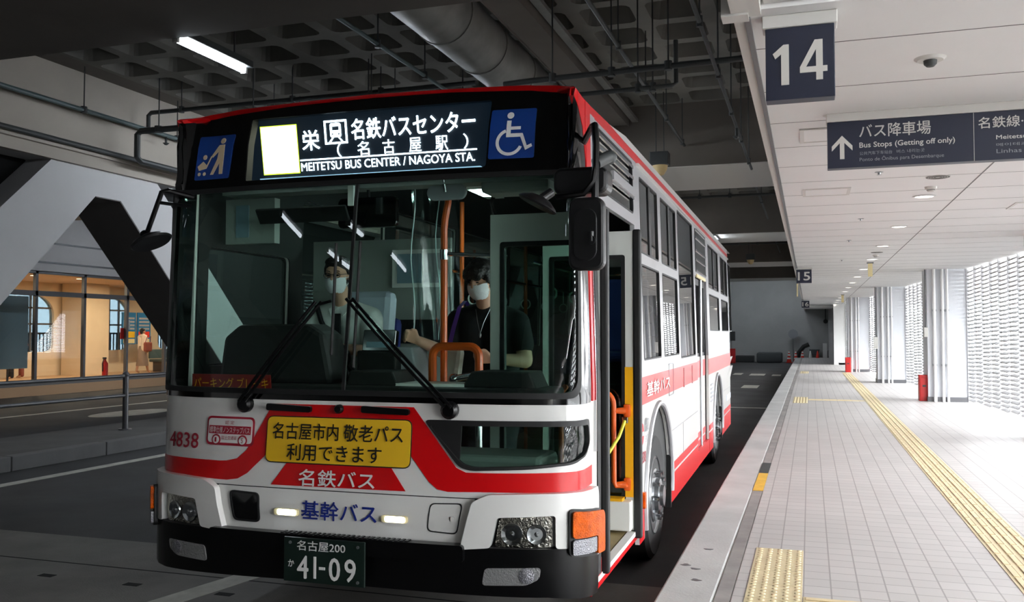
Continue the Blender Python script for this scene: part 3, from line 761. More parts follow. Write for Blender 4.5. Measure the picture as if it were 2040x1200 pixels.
B().bb(-.19, .19, -.19, .19, 0, .03).out('base', 'cone_red', o); B().lathe([(.14, .03), (.03, .7), (0, .71)], (0, 0, 0), (0, 0, 1), 20).out('body', 'cone_red', o, True)
tag(B().prism([(-.2, .45), (-.3, .78), (.3, .78), (.2, .45)], lambda u, v, t: Vector((u + .25, t, v + ZR)), 56.5, 56.8).out('basket', 'tarp'), 'small brownish basket propped behind the plain cones', 'basket')
b = B(); b.bb(-3.0, -1.55, 55.2, 56.6, ZR, ZR + .62, .12)
tag(b.out('covered_pallet', 'tarp', smooth=True), 'dark tarpaulin covered pile against the far wall', 'pallet')
b = B(); b.bb(-4.3, -3.2, 56, 56.9, ZR, ZR + .4, .05)
tag(b.out('dark_crate', 'pipe_dark'), 'low dark crate beside the tarpaulin covered pile', 'crate')
tag(B().tube([(-.75, 56.5, ZR + .03), (-.62, 56.5, .5), (-.35, 56.5, .85), (-.05, 56.5, .98)], .13, 8).out('hose', 'rubber', smooth=True), 'dark curved hose rising behind the banded cones', 'hose')
o = empty('round_sign', (-.95, 56.6, ZR), 'grey round sign on a thin post near the cones', 'sign')
B().cyl((0, 0, 0), (0, 0, 1.6), .03).out('post', 'steel', o); B().cyl((0, -.03, 1.7), (0, -.01, 1.7), .28, seg=28).out('disc', 'ink_grey', o)
tag(B().bb(.72, .95, 56.3, 56.36, ZR, ZR + 1.15).out('white_panel', 'white_wall'), 'upright narrow white panel beside the red plain cone', 'panel')
o = empty('barrier', (1.0, 56.4, ZR), 'dark steel frame barrier against the far wall', 'barrier')
B().tube([(0, 0, 0), (0, 0, .7), (.65, 0, .7), (.65, 0, 0)], .02, 8).out('frame', 'mullion', o); B().cyl((0, 0, .35), (.65, 0, .35), .015).out('cross_bar', 'mullion', o)
o = empty('wall_pipe', (.9, 56.95, 2.4), 'thin vertical conduit ending in a dark box on the far wall', 'conduit')
B().cyl((0, 0, 0), (0, 0, 2.3), .025).out('pipe', 'pipe_dark', o); B().cyl((0, -.08, -.05), (0, 0, -.05), .13, seg=20).out('box', 'pipe_dark', o)
o = empty('wall_box', (-4.3, 54.5, 1.2), 'dark box mounted on the far wall pier', 'electric box')
B().bb(-.14, .14, -.1, .1, 0, .55, .02).out('case', 'pipe_dark', o)
for i, x in enumerate((-4.75, -4.3)):
    o = empty('extinguisher_cabinet', (x, 54.1, ZR), ('red cabinet standing at the far pier, closer to the bus', 'red cabinet standing at the far pier, closer to the crate')[i], 'fire cabinet')
    B().bb(-.17, .17, 0, .3, 0, .85, .02).out('cabinet', 'red_box', o); B().bb(-.13, .13, -.01, 0, .1, .75).out('door', 'ink_red', o)

# ================================================================== CORRIDOR CONTENTS
for i, y in enumerate((17.2, 19.4, 21.3, 23.1, 25.3, 28.3, 31.3)):
    o = empty('corridor_downlight', (-22.2, y, 3.38), 'warm round downlight in the corridor ceiling, %s along the glass front' % ordinal(i), 'ceiling light')
    B().lathe([(.09, 0), (.13, -.004), (.12, -.015), (.09, -.012)], (0, 0, 0), (0, 0, 1), 20, False).out('trim_ring', 'corr_ceil', o, True)
    B().cyl((0, 0, -.006), (0, 0, -.01), .09, seg=20).out('diffuser', 'corr_lit', o)
    l = bpy.data.lights.new('downlight_beam', 'AREA'); l.shape = 'DISK'; l.size = .25; l.energy = 75; l.color = (1., .80, .55)
    lo = bpy.data.objects.new('downlight_beam', l); COL.objects.link(lo); lo.parent = o; lo.location = (0, 0, -.05)
tag(B().bb(-21.55, -21.45, 15.2, 20.44, .62, 2.70, .01).out('map_board', 'panel_blue'), 'large grey blue board standing behind the corridor glass', 'board')
o = empty('board_stand', (-21.5, 17.8, FZ), 'thin steel legs holding the grey blue board', 'stand')
for y in (-2.0, 2.0): B().cyl((0, y, 0), (0, y, .45), .03).out('leg', 'mullion', o)
for i, (y, z0, z1) in enumerate(((27.75, 1.22, 2.42), (28.55, 1.22, 2.42))):
    o = empty('poster', (-24.3, y, z0), ('blue corridor banner with pale rows of wording, nearer the glass pillar', 'blue corridor banner beside the walking person')[i], 'poster')
    B().bb(-.02, .02, -.36, .36, 0, z1 - z0).out('sheet', 'poster_blue', o)
    b = B()
    for k in range(4): b.bb(.02, .024, -.28, .28, .55 + .13 * k, .62 + .13 * k)
    b.out('wording', 'ink_grey', o); B().bb(.02, .024, -.3, .3, .25, .48).out('picture', ('sign_yellow', 'cone_red')[i], o)
    B().bb(.02, .024, -.3, .3, .04, .2).out('caption', 'pale_yellow', o)
    B().cyl((0, 0, z1 - z0), (0, 0, 3.38 - z0), .012).out('hanger', 'mullion', o)
o = empty('corridor_pillar', (-24.4, 25.4, FZ), 'beige square pillar inside the corridor', 'pillar'); o['kind'] = 'structure'
B().bb(-.5, .5, -.25, .9, 0, 3.21).out('shaft', 'corr_wall', o)
o = empty('fire_extinguisher', (-21.3, 23.3, FZ), 'red fire extinguisher on the corridor floor behind the glass', 'fire extinguisher')
B().lathe([(.08, 0), (.09, .03), (.09, .5), (.03, .6), (.03, .64)], (0, 0, 0), (0, 0, 1), 20).out('cylinder', 'red_box', o, True)
B().bb(-.03, .03, -.08, .03, .64, .7).out('valve', 'pipe_dark', o); B().tube([(0, -.05, .66), (0, -.12, .5), (0, -.11, .25)], .015, 8).out('hose', 'rubber', o)
tag(B().bb(CX - .07, CX - .05, 23.27, 23.52, 1.75, 2.05).out('wall_notice', 'white_wall'), 'small white notice behind the corridor glass', 'notice')
tag(B().bb(CX - .07, CX - .05, 23.12, 23.27, 1.45, 1.8).out('extinguisher_sign', 'red_box'), 'small red upright sign above the corridor fire extinguisher', 'sign')
o = empty('bench', (-23.6, 29.6, FZ), 'grey bench behind the walking person in the corridor', 'bench')
B().bb(-.3, .3, -1.2, 1.3, .38, .48, .02).out('seat', 'pipe_teal', o); B().bb(-.34, -.26, -1.2, 1.3, .5, .85, .02).out('backrest', 'pipe_teal', o)
for y in (-1.0, 1.1): B().bb(-.25, .25, y - .04, y + .04, 0, .38).out('leg', 'mullion', o)

# ================================================================== THE BUS
import numpy as np
BUS = empty('city_bus', (-2.325, 4.19, ZR), 'white and red city bus with lit destination board and open front door', 'bus', rz=R(.65))
LEN, HW = 11.2, 1.245
DF, NF, DRR, NR = .33, 3.3, .16, 3.2
def _outline():
    t = np.linspace(0, pi / 2, 400); tr = np.linspace(0, pi / 2, 200)
    fr = np.stack([HW * np.sin(t) ** (2 / NF), DF * (1 - np.cos(t) ** (2 / NF))], 1)
    re = np.stack([HW * np.cos(tr) ** (2 / NR), LEN - DRR * (1 - np.sin(tr) ** (2 / NR))], 1)
    P = np.concatenate([fr, re]); sg = np.r_[0, np.cumsum(np.linalg.norm(np.diff(P, axis=0), axis=1))]
    k = np.r_[True, np.diff(sg) > 1e-7]; P, sg = P[k], sg[k]
    T = np.gradient(P, axis=0); T /= np.linalg.norm(T, axis=1)[:, None]
    return P, sg, np.stack([T[:, 1], -T[:, 0]], 1)
OP, OS, ON = _outline(); SMAX = OS[-1]; SO = 1.0818
def rake(z): return float(np.interp(z, [0, .7, .95, 1.25, 2.35, 2.72, 2.95], [.03, 0, .02, .05, .19, .27, .36]))
def tum(z): return float(np.interp(z, [0, 1.35, 2.75], [0, 0, .035]))
def SP(s, z, d=0.):
    """point on the bus skin: s metres round the waist from the middle of the front, height z, d outwards"""
    a = min(abs(s), SMAX); sg = 1 if s >= 0 else -1
    x, y = np.interp(a, OS, OP[:, 0]), np.interp(a, OS, OP[:, 1]); nx, ny = np.interp(a, OS, ON[:, 0]), np.interp(a, OS, ON[:, 1])
    n = math.hypot(nx, ny); nx /= n; ny /= n
    y = y + rake(z) * max(0, -ny) ** 2.5; x = x - tum(z) * max(0, nx)
    return Vector((sg * (x + nx * d), y + ny * d, z))
def ztop(s):
    return float(np.interp(abs(s), [0, .9, 1.09, 1.2, 1.27, 1.34, 1.41, 1.5, 2.1, 2.7, 13], [2.968, 2.952, 2.936, 2.908, 2.884, 2.864, 2.854, 2.852, 2.87, 2.915, 2.945]))
SL = [i * .07 for i in range(-29, 30)] + [sg * (2.5 + .75 * i) for i in range(13) for sg in (1, -1)] + [sg * (12.9 + .06 * i) for i in range(9) for sg in (1, -1)]
ZL = [.7, .825, .95, 1.1, 1.25, 1.35, 1.7, 2.0, 2.35, 2.5, 2.6, 2.72, 2.8, 2.88, 2.95]
def cut(bm):
    xs = [v.co.x for v in bm.verts]; ys = [v.co.y for v in bm.verts]; a, b, c, d = min(xs), max(xs), min(ys), max(ys)
    for k in SL:
        if a + 1e-4 < k < b - 1e-4: bmesh.ops.bisect_plane(bm, geom=bm.verts[:] + bm.edges[:] + bm.faces[:], plane_co=(k, 0, 0), plane_no=(1, 0, 0), dist=1e-5)
    for k in ZL:
        if c + 1e-4 < k < d - 1e-4: bmesh.ops.bisect_plane(bm, geom=bm.verts[:] + bm.edges[:] + bm.faces[:], plane_co=(0, k, 0), plane_no=(0, 1, 0), dist=1e-5)
def bout(bm, name, m, parent, smooth=False, bev=0., ang=35):
    b = bm if isinstance(bm, B) else B()
    if not isinstance(bm, B): b.m.free(); b.m = bm
    o = b.out(name, m, parent, smooth, bev, ang)
    if parent is BUS: o.location = (0, 0, -ZR)
    return o
def skin(outer, holes, name, m, parent=None, d=0., t=.03, smooth=True):
    """panel of the bus skin: polygon in (s, z), outer face d off the skin, thickness t inwards"""
    bm = fill(outer, holes); cut(bm)
    if t:
        r = bmesh.ops.extrude_face_region(bm, geom=bm.faces[:])
        for g in r['geom']:
            if isinstance(g, bmesh.types.BMVert): g.co.z = 1
    for v in bm.verts: v.co = SP(v.co.x, v.co.y, d - (t if v.co.z > .5 else 0))
    return bout(bm, name, m, parent or BUS, smooth)
def skin_text(body, s0, z0, w, h, name, m, parent=None, d=.004, bold=0., flip=1):
    bm = text_bm(body, w, h, bold)
    for v in bm.verts: v.co.x += s0; v.co.y += z0
    cut(bm)
    for v in bm.verts: v.co = SP(v.co.x, v.co.y, d + v.co.z)
    return bout(bm, name, m, parent or BUS)
def rect(a, b, c, d): return [(a, c), (b, c), (b, d), (a, d)]
def mir(p): return [(-u, v) for u, v in p][::-1]
def ring(outer, w, name, m, parent=None, d=.004, t=.01):
    cx = sum(p[0] for p in outer) / len(outer); cz = sum(p[1] for p in outer) / len(outer)
    wx = max(p[0] for p in outer) - min(p[0] for p in outer); wz = max(p[1] for p in outer) - min(p[1] for p in outer)
    inner = [(cx + (u - cx) * (1 - 2 * w / wx), cz + (v - cz) * (1 - 2 * w / wz)) for u, v in outer]
    skin(outer, [inner[::-1]], name, m, parent, d, t); return inner
def yo(y): return y + SO
# ---- front: black mask, windshield, display window
half = [(1.455, 1.265), (1.47, 1.95), (1.485, 2.53), (1.43, 2.70), (1.347, 2.785), (1.27, 2.838), (1.2, 2.868), (1.13, 2.889), (.94, 2.918), (.48, 2.940)]
halfl = [(-1.455, 1.265), (-1.47, 1.95), (-1.485, 2.70), (-1.43, 2.80), (-1.347, 2.842), (-1.27, 2.862), (-1.2, 2.884), (-1.13, 2.896), (-.94, 2.918), (-.48, 2.94)]
mask = half + [(0, 2.946)] + halfl[::-1]
wsp = rnd([(-1.29, 1.305), (1.27, 1.305), (1.29, 1.9), (1.275, 2.455), (-1.275, 2.455), (-1.29, 1.9)], .09)
dsp = rnd([(-.745, 2.495), (.725, 2.495), (.725, 2.875), (-.775, 2.875)], .02)
skin(mask, [wsp[::-1], dsp[::-1]], 'front_mask', 'gloss_black', d=.004, t=.035)
ws = skin(wsp, [], 'windshield', 'ws_glass', d=-.004, t=0)
ring([(u * 1.012, 1.88 + (v - 1.88) * 1.018) for u, v in wsp], .028, 'gasket', 'rubber', ws, .012, .02)
skin(rect(-.0165, .0005, 1.30, 2.46), [], 'center_seam', 'rubber', ws, .006, .014)
skin(dsp, [], 'display_window', glass('display_glass', (.93, .95, .96), ior=1.25), d=-.004, t=0)
skin([(-.747, 2.49), (-.779, 2.88), (-.768, 2.88), (-.736, 2.49)], [], 'display_glow_cover', 'under', d=.003, t=.05)  # matte strip added to hide display glow mirrored in the mask edge
# destination display: a flat board leaning forward behind the glass
def dpl(x, z, k=0.): return Vector((x * 1.022 - .050, .40 + (2.83 - z) * .18 - k, z * 1.022 - .036))
disp = B().prism([(-.86, 2.475), (.74, 2.475), (.74, 2.865), (-.86, 2.865)], lambda u, v, t: dpl(u, v, t), -.03, 0)
disp = bout(disp, 'destination_display', mat('display_board', (.05, .065, .09), .6, emis=(.12, .20, .27), es=.22), BUS)
def dtext(body, x0, z0, w, h, bold=.012, name='display_lettering'):
    return planar_text(body, w, h, lambda u, v: dpl(u + x0, v + z0, .004), 'led_white', name, disp, bold)
def dbox(x0, x1, z0, z1, m, name, k=.004):
    return B().prism([(x0, z0), (x1, z0), (x1, z1), (x0, z1)], lambda u, v, t: dpl(u, v, t), 0, k).out(name, m, disp)
dbox(-.688, -.449, 2.545, 2.819, 'led_yellow', 'route_block_edge', .003)
dbox(-.682, -.453, 2.551, 2.813, 'led_glow', 'route_block', .005)
dtext('栄', -.418, 2.668, .110, .110, .02)
for a in ((-.273, -.131, 2.814, 2.824), (-.273, -.131, 2.694, 2.704), (-.273, -.263, 2.704, 2.814), (-.141, -.131, 2.704, 2.814)): dbox(*a, 'led_white', 'pictogram_frame')
fn = lambda u, v, t: dpl(u, v, t)
planar(rnd([(-.236, 2.730), (-.168, 2.730), (-.168, 2.80), (-.176, 2.808), (-.228, 2.808), (-.236, 2.80)], .012), [rect(-.224, -.180, 2.768, 2.79)[::-1], circ(-.222, 2.748, .006, 8)[::-1], circ(-.182, 2.748, .006, 8)[::-1]], fn, .002, .005, 'train_pictogram', 'led_white', disp)
for sx in (-1, 1):
    B().prism([(-.202 + sx * .014, 2.728), (-.202 + sx * .024, 2.728), (-.202 + sx * .044, 2.707), (-.202 + sx * .032, 2.707)], fn, .002, .005).out('rail_pictogram', 'led_white', disp)
dtext('名鉄バスセンター', -.102, 2.709, .738, .112, .02)
dtext('（', -.200, 2.620, .026, .076); dtext('）', .564, 2.622, .026, .078)
for ch, x in (('名', -.072), ('古', .084), ('屋', .243), ('駅', .400)): dtext(ch, x, 2.622, .072, .076, .008)
dbox(-.441, .636, 2.612, 2.619, 'led_white', 'display_rule')
dtext('MEITETSU BUS CENTER / NAGOYA STA.', -.437, 2.554, 1.06, .046, .014)
dbox(-.70, .66, 2.516, 2.521, mat('display_edge', (.7, .85, .9), .2, emis=(.7, .9, 1.), es=.8), 'lower_rim', .03)
# blue stickers
def sticker(s0, s1, z0, z1, name):
    return skin(rnd(rect(s0, s1, z0, z1), .012), [], name, 'sticker_blue', d=.008, t=.003)
st = sticker(.735, .985, 2.535, 2.812, 'wheelchair_sticker')
def sk(poly, nm, m, par, d): return skin(poly, [], nm, m, par, d, .002)
cx, cz = .855, 2.66
pic = 'ink_white'
sk(circ(cx - .012, cz + .115, .019, 14), 'pictogram_head', pic, st, .011)
sk([(cx - .028, cz + .085), (cx - .004, cz + .085), (cx - .004, cz + .05), (cx + .05, cz + .05), (cx + .05, cz + .033), (cx - .004, cz + .033), (cx - .004, cz + .012), (cx + .062, cz + .012), (cx + .088, cz - .058), (cx + .112, cz - .047), (cx + .118, cz - .063), (cx + .08, cz - .082), (cx + .05, cz - .008), (cx - .028, cz - .008)], 'pictogram_body', pic, st, .011)
arc = [(cx - .008 + .075 * cos(R(a)), cz - .035 + .075 * sin(R(a))) for a in range(110, 345, 12)]
arc2 = [(cx - .008 + .058 * cos(R(a)), cz - .035 + .058 * sin(R(a))) for a in range(338, 104, -12)]
sk(arc + arc2, 'pictogram_wheel', pic, st, .011)
st = sticker(-1.13, -.865, 2.522, 2.792, 'pram_sticker')
cx, cz = -1.0, 2.65; pic = mat('pictogram_cream', (.80, .72, .60), .5)
sk(circ(cx + .055, cz + .105, .018, 14), 'pictogram_head', pic, st, .011)
sk([(cx + .035, cz + .08), (cx + .075, cz + .08), (cx + .085, cz - .10), (cx + .06, cz - .10), (cx + .052, cz - .03), (cx + .015, cz - .10), (cx - .008, cz - .10), (cx + .032, cz - .005), (cx + .035, cz + .04), (cx - .005, cz + .005), (cx - .014, cz + .016)], 'pictogram_body', pic, st, .011)
sk(circ(cx - .065, cz + .01, .015, 12), 'pictogram_child', pic, st, .011)
sk([(cx - .02, cz + .012), (cx - .008, cz + .02), (cx - .045, cz - .06), (cx - .10, cz - .07), (cx - .115, cz - .045), (cx - .075, cz - .015), (cx - .045, cz - .04)], 'pictogram_pram', pic, st, .011)
for dx in (-.095, -.055): sk(circ(cx + dx, cz - .092, .011, 10), 'pictogram_wheel', pic, st, .011)
# ---- white front panel and its graphics
lw = rnd([(.46, 1.183), (1.40, 1.187), (1.42, 1.07), (1.345, 1.01), (1.232, .972), (1.0, .95), (.72, .937), (.655, .953)], .03)
fp = skin([(-1.49, .803), (1.49, .803), (1.49, 1.27), (-1.49, 1.27)], [lw[::-1]], 'front_panel', 'bus_white')
red = [(-1.50, .842), (-.745, .828), (-.69, .828), (-.62, .838), (-.56, .87), (-.341, 1.072), (-.30, 1.11), (.30, 1.11), (.398, .996), (.50, .872), (.545, .84), (.60, .83), (.762, .835), (1.49, .844), (1.49, .94), (.80, .928), (.69, .928), (.64, .95), (.45, 1.183), (.40, 1.244), (-.423, 1.244), (-.53, 1.06), (-.575, .99), (-.63, .945), (-.70, .93), (-.745, .927), (-1.50, .93)]
skin(red, [], 'red_band', 'bus_red', fp, .003, .002)
skin([(-.408, .818), (.373, .822), (.27, .962), (-.30, .958)], [], 'name_panel', 'bus_red', fp, .003, .002)
skin_text('名鉄バス', -.238, .823, .440, .085, 'company_lettering', 'ink_white', fp, .007, .02)
ys = skin(rnd(rect(-.442, .393, .941, 1.176), .035), [], 'yellow_notice', 'sign_yellow', d=.012, t=.004)
skin(rnd(rect(-.447, .398, .935, 1.181), .04), [], 'notice_edge', 'ink_black', ys, .009, .004)
skin_text('名古屋市内', -.405, 1.061, .392, .086, 'notice_lettering', 'ink_black', ys, .016, .012)
skin_text('敬老パス', .018, 1.061, .335, .086, 'notice_lettering', 'ink_black', ys, .016, .012)
skin_text('利用できます', -.312, .953, .550, .086, 'notice_lettering', 'ink_black', ys, .016, .012)
skin_text('4838', -1.15, .985, .246, .082, 'fleet_number', 'ink_maroon', fp, .005, .02)
bd = skin(rnd(rect(-.848, -.530, 1.010, 1.166), .03), [], 'certified_badge', 'ink_maroon', fp, .004, .002)
skin(rnd(rect(-.836, -.542, 1.024, 1.155), .022), [], 'badge_field', 'ink_white', bd, .006, .002)
skin(rect(-.828, -.550, 1.072, 1.116), [], 'badge_band', 'ink_maroon', bd, .008, .002)
skin_text('標準仕様ノンステップバス', -.822, 1.077, .266, .034, 'badge_lettering', 'ink_white', bd, .010)
skin_text('認 定', -.72, 1.124, .06, .02, 'badge_lettering', 'ink_maroon', bd, .009)
skin_text('国土交通省', -.738, 1.042, .1, .02, 'badge_lettering', 'ink_maroon', bd, .009)
for c_, n_ in ((-.776, '1'), (-.600, '5')):
    skin(circ(c_, 1.040, .030, 18), [], 'badge_wheel', 'ink_maroon', bd, .0085, .002); skin(circ(c_, 1.040, .021, 18), [], 'badge_wheel_face', 'ink_white', bd, .0105, .002)
    skin_text(n_, c_ - .006, 1.028, .012, .025, 'badge_lettering', 'ink_maroon', bd, .012)
for s0, s1 in ((-.438, -.170), (.124, .390)):
    g_ = skin(rnd([(s0, 1.212), (s1, 1.205), (s1, 1.236), (s0, 1.248)], .012), [], 'grab_handle', 'bumper_black', d=.045, t=.02)
    for q in (s0 + .03, s1 - .03): skin(rect(q - .012, q + .012, 1.212, 1.236), [], 'handle_foot', 'bumper_black', g_, .03, .03)
b = B(); b.lathe([(.024, 0), (.024, .02), (.018, .03), (0, .03)], SP(-.02, 1.225, 0), SP(-.02, 1.225, 1) - SP(-.02, 1.225, 0), 20); bout(b, 'washer_nozzle', 'bumper_black', BUS, True)
# passenger-side low window
lg = skin(lw, [], 'low_window', 'door_glass', d=-.006, t=0)
ring(lw, .022, 'low_window_gasket', 'rubber', lg, .010, .03)
skin(rnd([(.48, 1.168), (.66, 1.168), (.655, .98)], .02), [], 'dark_corner', 'rubber', lg, -.002, .01)
# lower front: panel, seam, hatches, lamps
lp = skin(rect(-.74, .74, .55, .80), [], 'lower_panel', 'bus_white', d=.004, t=.03)
skin(rect(-1.49, 1.49, .797, .804), [], 'panel_seam', 'inside_dark', d=.0035, t=.02)
hr = rnd([(-.664, .778), (-.474, .772), (-.464, .616), (-.632, .618)], .03)
ht = skin(hr, [], 'tow_recess', 'gloss_black', d=.007, t=.01)
ring(hr, .010, 'recess_rim', 'rubber', ht, .012, .01)
hp = rnd([(.508, .772), (.682, .778), (.652, .622), (.492, .630)], .028)
hq = ring(hp, .006, 'hatch_gap', 'inside_dark', None, .006, .004)
skin(circ(.630, .700, .012, 12), [], 'hatch_latch', 'bus_white', d=.010, t=.006)
skin_text('基幹バス', -.212, .652, .432, .096, 'service_lettering', 'ink_blue', lp, .009, .02)
for s0, s1 in ((-.372, -.228), (.250, .392)):
    l_ = skin(rnd(rect(s0, s1, .665, .700), .012), [], 'front_marker_lamp', 'pale_yellow', d=.018, t=.014)
    skin(rnd(rect(s0 + .022, s1 - .012, .669, .696), .012), [], 'lit_lens', 'lamp_front', l_, .021, .006)
# bumper: white corners, black lower half
wc = [(.675, .558), (.735, .79), (.775, .812), (.82, .83), (1.02, .838), (1.44, .842), (1.465, .80), (1.465, .49), (1.41, .50), (1.36, .57), (1.135, .574), (1.135, .735), (.862, .722), (.828, .574)]
for sgn in (1, -1):
    p = rnd(wc if sgn > 0 else mir(wc), .016, 3)
    bc = skin(p, [], 'bumper_corner', 'bus_white', d=.045, t=.05)
    rr = [(.845, .574), (1.125, .574), (1.125, .728), (.870, .714)]; rr = rr if sgn > 0 else mir(rr)
    hb_ = skin([(u, v) for u, v in ([(.815, .556), (1.15, .556), (1.15, .745), (.85, .735)] if sgn > 0 else mir([(.815, .556), (1.15, .556), (1.15, .745), (.85, .735)]))], [], 'headlight', 'gloss_black', d=.008, t=.03)
    skin(rnd(rr, .02), [], 'reflector', 'reflector', hb_, .014, .006)
    for q, r_ in ((.93, .055), (1.05, .05)):
        q *= sgn; c0 = SP(q, .64, .012); nrm = SP(q, .64, 1) - SP(q, .64, 0)
        b = B(); b.lathe([(r_, .004), (r_ * .95, .010), (r_ * .6, .004), (r_ * .25, .003), (r_ * .22, .014), (0, .016)], c0, nrm, 24); b.out('lamp_bowl', 'chrome', hb_, True)
    skin(rnd(rr, .02), [], 'headlight_lens', 'lens_glass', hb_, .032, 0)
    tl = rnd([(1.19, .766), (1.42, .735), (1.46, .70), (1.46, .505), (1.19, .535)], .025)
    tl = tl if sgn > 0 else mir(tl)
    t_ = skin(tl, [], 'turn_signal', 'rubber', d=.062, t=.06)
    am = rnd([(1.20, .756), (1.415, .727), (1.452, .70), (1.452, .515), (1.325, .528), (1.325, .622), (1.20, .625)], .018)
    skin(am if sgn > 0 else mir(am), [], 'amber_lens', 'amber', t_, .080, .03)
    cl = rnd(rect(1.20, 1.318, .544, .617), .012)
    skin(cl if sgn > 0 else mir(cl), [], 'clear_lens', 'clear_lens', t_, .078, .03)
blk = [(-1.465, .335), (-1.1, .318), (-.26, .338), (1.10, .338), (1.44, .302), (1.465, .33), (1.465, .49), (1.40, .50), (1.36, .565), (1.135, .572), (-1.135, .572), (-1.36, .565), (-1.40, .50), (-1.465, .49)]
bm_ = skin(blk, [], 'lower_bumper', 'bumper_black', d=.040, t=.20)
skin(rnd([(-.74, .50), (.70, .50), (.70, .585), (-.74, .585)], .02), [], 'bumper_step', 'bumper_black', bm_, .075, .06)
for k in range(26): skin(rect(-.30 + .028 * k, -.285 + .028 * k, .586, .590), [], 'step_rib', 'bumper_black', bm_, .070, .05)
for sgn in (1, -1):
    fo = rnd([(.80, .475), (1.068, .485), (1.06, .43), (1.0, .398), (.785, .39)], .02)
    f_ = skin(fo if sgn > 0 else mir(fo), [], 'fog_lamp', 'fog_lens', d=.046, t=.02)
    c0 = SP(sgn * 1.0, .444, .046); nrm = SP(sgn * 1.0, .444, 1) - SP(sgn * 1.0, .444, 0)
    b = B(); b.lathe([(.036, 0), (.038, .004), (.030, .006), (0, .010)], c0, nrm, 24); b.out('fog_bowl', 'clear_lens', f_, True)
# number plate
pl = bout(B().box((-.033, -.085, .462), (.462, .012, .226), None, .004), 'number_plate', 'plate_green', BUS)
pf_ = lambda x, z: (lambda u, v: Vector((u + x, -.0925, v + z)))
planar_text('名古屋200', .275, .050, pf_(-.185, .512), 'ink_white', 'plate_lettering', pl, .01)
planar_text('か', .035, .036, pf_(-.236, .425), 'ink_white', 'plate_lettering', pl, .01)
for ch, x, w_ in (('4', -.182, .062), ('1', -.093, .012), ('-', -.058, .034), ('0', .0, .060), ('9', .088, .060)):
    if ch == '-': B().bb(x, x + w_, -.0935, -.09, .420, .434).out('plate_lettering', 'ink_white', pl)
    elif ch == '1': B().bb(x + .004, x + .018, -.0935, -.09, .374, .484).out('plate_lettering', 'ink_white', pl)
    else: planar_text(ch, w_, .112, pf_(x, .372), 'ink_white', 'plate_lettering', pl, .03)
for x, z in ((-.225, .548), (.16, .548), (.16, .372)): B().lathe([(.008, 0), (.008, .005), (0, .005)], (x, -.091, z), (0, -1, 0), 10).out('plate_bolt', 'steel', pl)
# ---- skin of the sides
def arch(yc, r, zt, z0):
    return [(yo(yc) + r * cos(R(a)), max(z0, .46 + (zt - .46) * sin(R(a)))) for a in range(0, 181, 12)]
FWY, RWY, AR = 2.78, 8.08, .68
def body_low(x0, x1, arches):
    pts = [(x1, 1.36), (x0, 1.36), (x0, .20)]
    for yc in arches: pts += [(yo(yc) - AR, .20)] + [(yo(yc) - AR * cos(R(a)), .40 + .67 * sin(R(a))) for a in range(0, 181, 10)] + [(yo(yc) + AR, .20)]
    return pts + [(x1, .20)]
RD0, RD1 = 5.62, 6.86         # rear door
DY0, DY1 = .64, 1.88          # front door
sp = skin([(1.485, .30), (yo(DY0), .30), (yo(DY0), 2.81), (1.485, 2.81)], [], 'front_post', 'bus_white')
skin([(1.49, 1.27), (1.548, 1.27), (1.548, 2.0), (1.60, 2.45), (1.60, 2.852), (1.49, 2.852)], [], 'post_red_strip', 'bus_red', sp, .008, .012)
skin([(1.602, 2.36), (yo(DY0), 2.36), (yo(DY0), 2.81), (1.602, 2.81)], [], 'post_grey_plate', 'bus_grey', sp, .006, .01)
skin(rect(1.556, 1.575, 1.0, 2.3), [], 'post_drip_rail', 'chrome', sp, .012, .014)
skin(rect(1.62, 1.70, .335, 2.34), [], 'post_door_seal', 'rubber', sp, .006, .02)
skin(rect(1.49, yo(DY0), .302, .41), [], 'post_red_foot', 'bus_red', sp, .003, .002)
skin(rect(1.49, yo(DY0), .45, .52), [], 'post_red_foot', 'bus_red', sp, .003, .002)
lo1 = skin(body_low(yo(DY1), yo(RD0), [FWY]), [], 'side_panel', 'bus_white')
lo2 = skin(body_low(yo(RD1), 13.2, [RWY]), [], 'side_panel', 'bus_white')
sill = skin(rect(1.485, yo(DY1), .262, .30), [], 'door_sill', 'bus_red')
skin(rect(yo(.45), yo(1.72), .300, .328), [], 'sill_edge', 'ink_white', sill, .006, .05)
skin(rect(yo(RD0), yo(RD1), .20, .36), [], 'rear_door_sill', 'bus_red')
for lo, a_, e_, arc_ in ((lo1, yo(DY1), yo(RD0), FWY), (lo2, yo(RD1), 13.2, RWY)):
    skin(rect(a_, e_, 1.128, 1.318), [], 'red_waist_band', 'bus_red', lo, .003, .002)
    for u0, u1 in ((a_, yo(arc_) - AR - .03), (yo(arc_) + AR + .02, e_)):
        skin(rect(u0, u1, .452, .520), [], 'red_skirt_line', 'bus_red', lo, .003, .002)
        skin(rect(u0, u1, .202, .430), [], 'red_skirt', 'bus_red', lo, .003, .002)
    b = B(); b.tube([SP(yo(arc_) - (AR + .015) * cos(R(a)), .40 + .685 * sin(R(a)), .005) for a in range(-12, 193, 8)], .022, 8); b.out('arch_trim', 'bus_grey', lo, True)
    skin(rect(yo(arc_) + AR - .035, yo(arc_) + AR, .17, .75), [], 'mud_flap', 'rubber', lo, .004, .5)
skin_text('基幹バス', yo(2.18), 1.17, 1.2, .105, 'service_lettering', 'ink_white', lo1, .006, .02)
skin_text('出口', yo(2.10), .93, .16, .10, 'exit_lettering', 'ink_grey', lo1, .005, .02)
skin_text('EXIT', yo(2.12), .86, .14, .045, 'exit_lettering', 'ink_grey', lo1, .005)
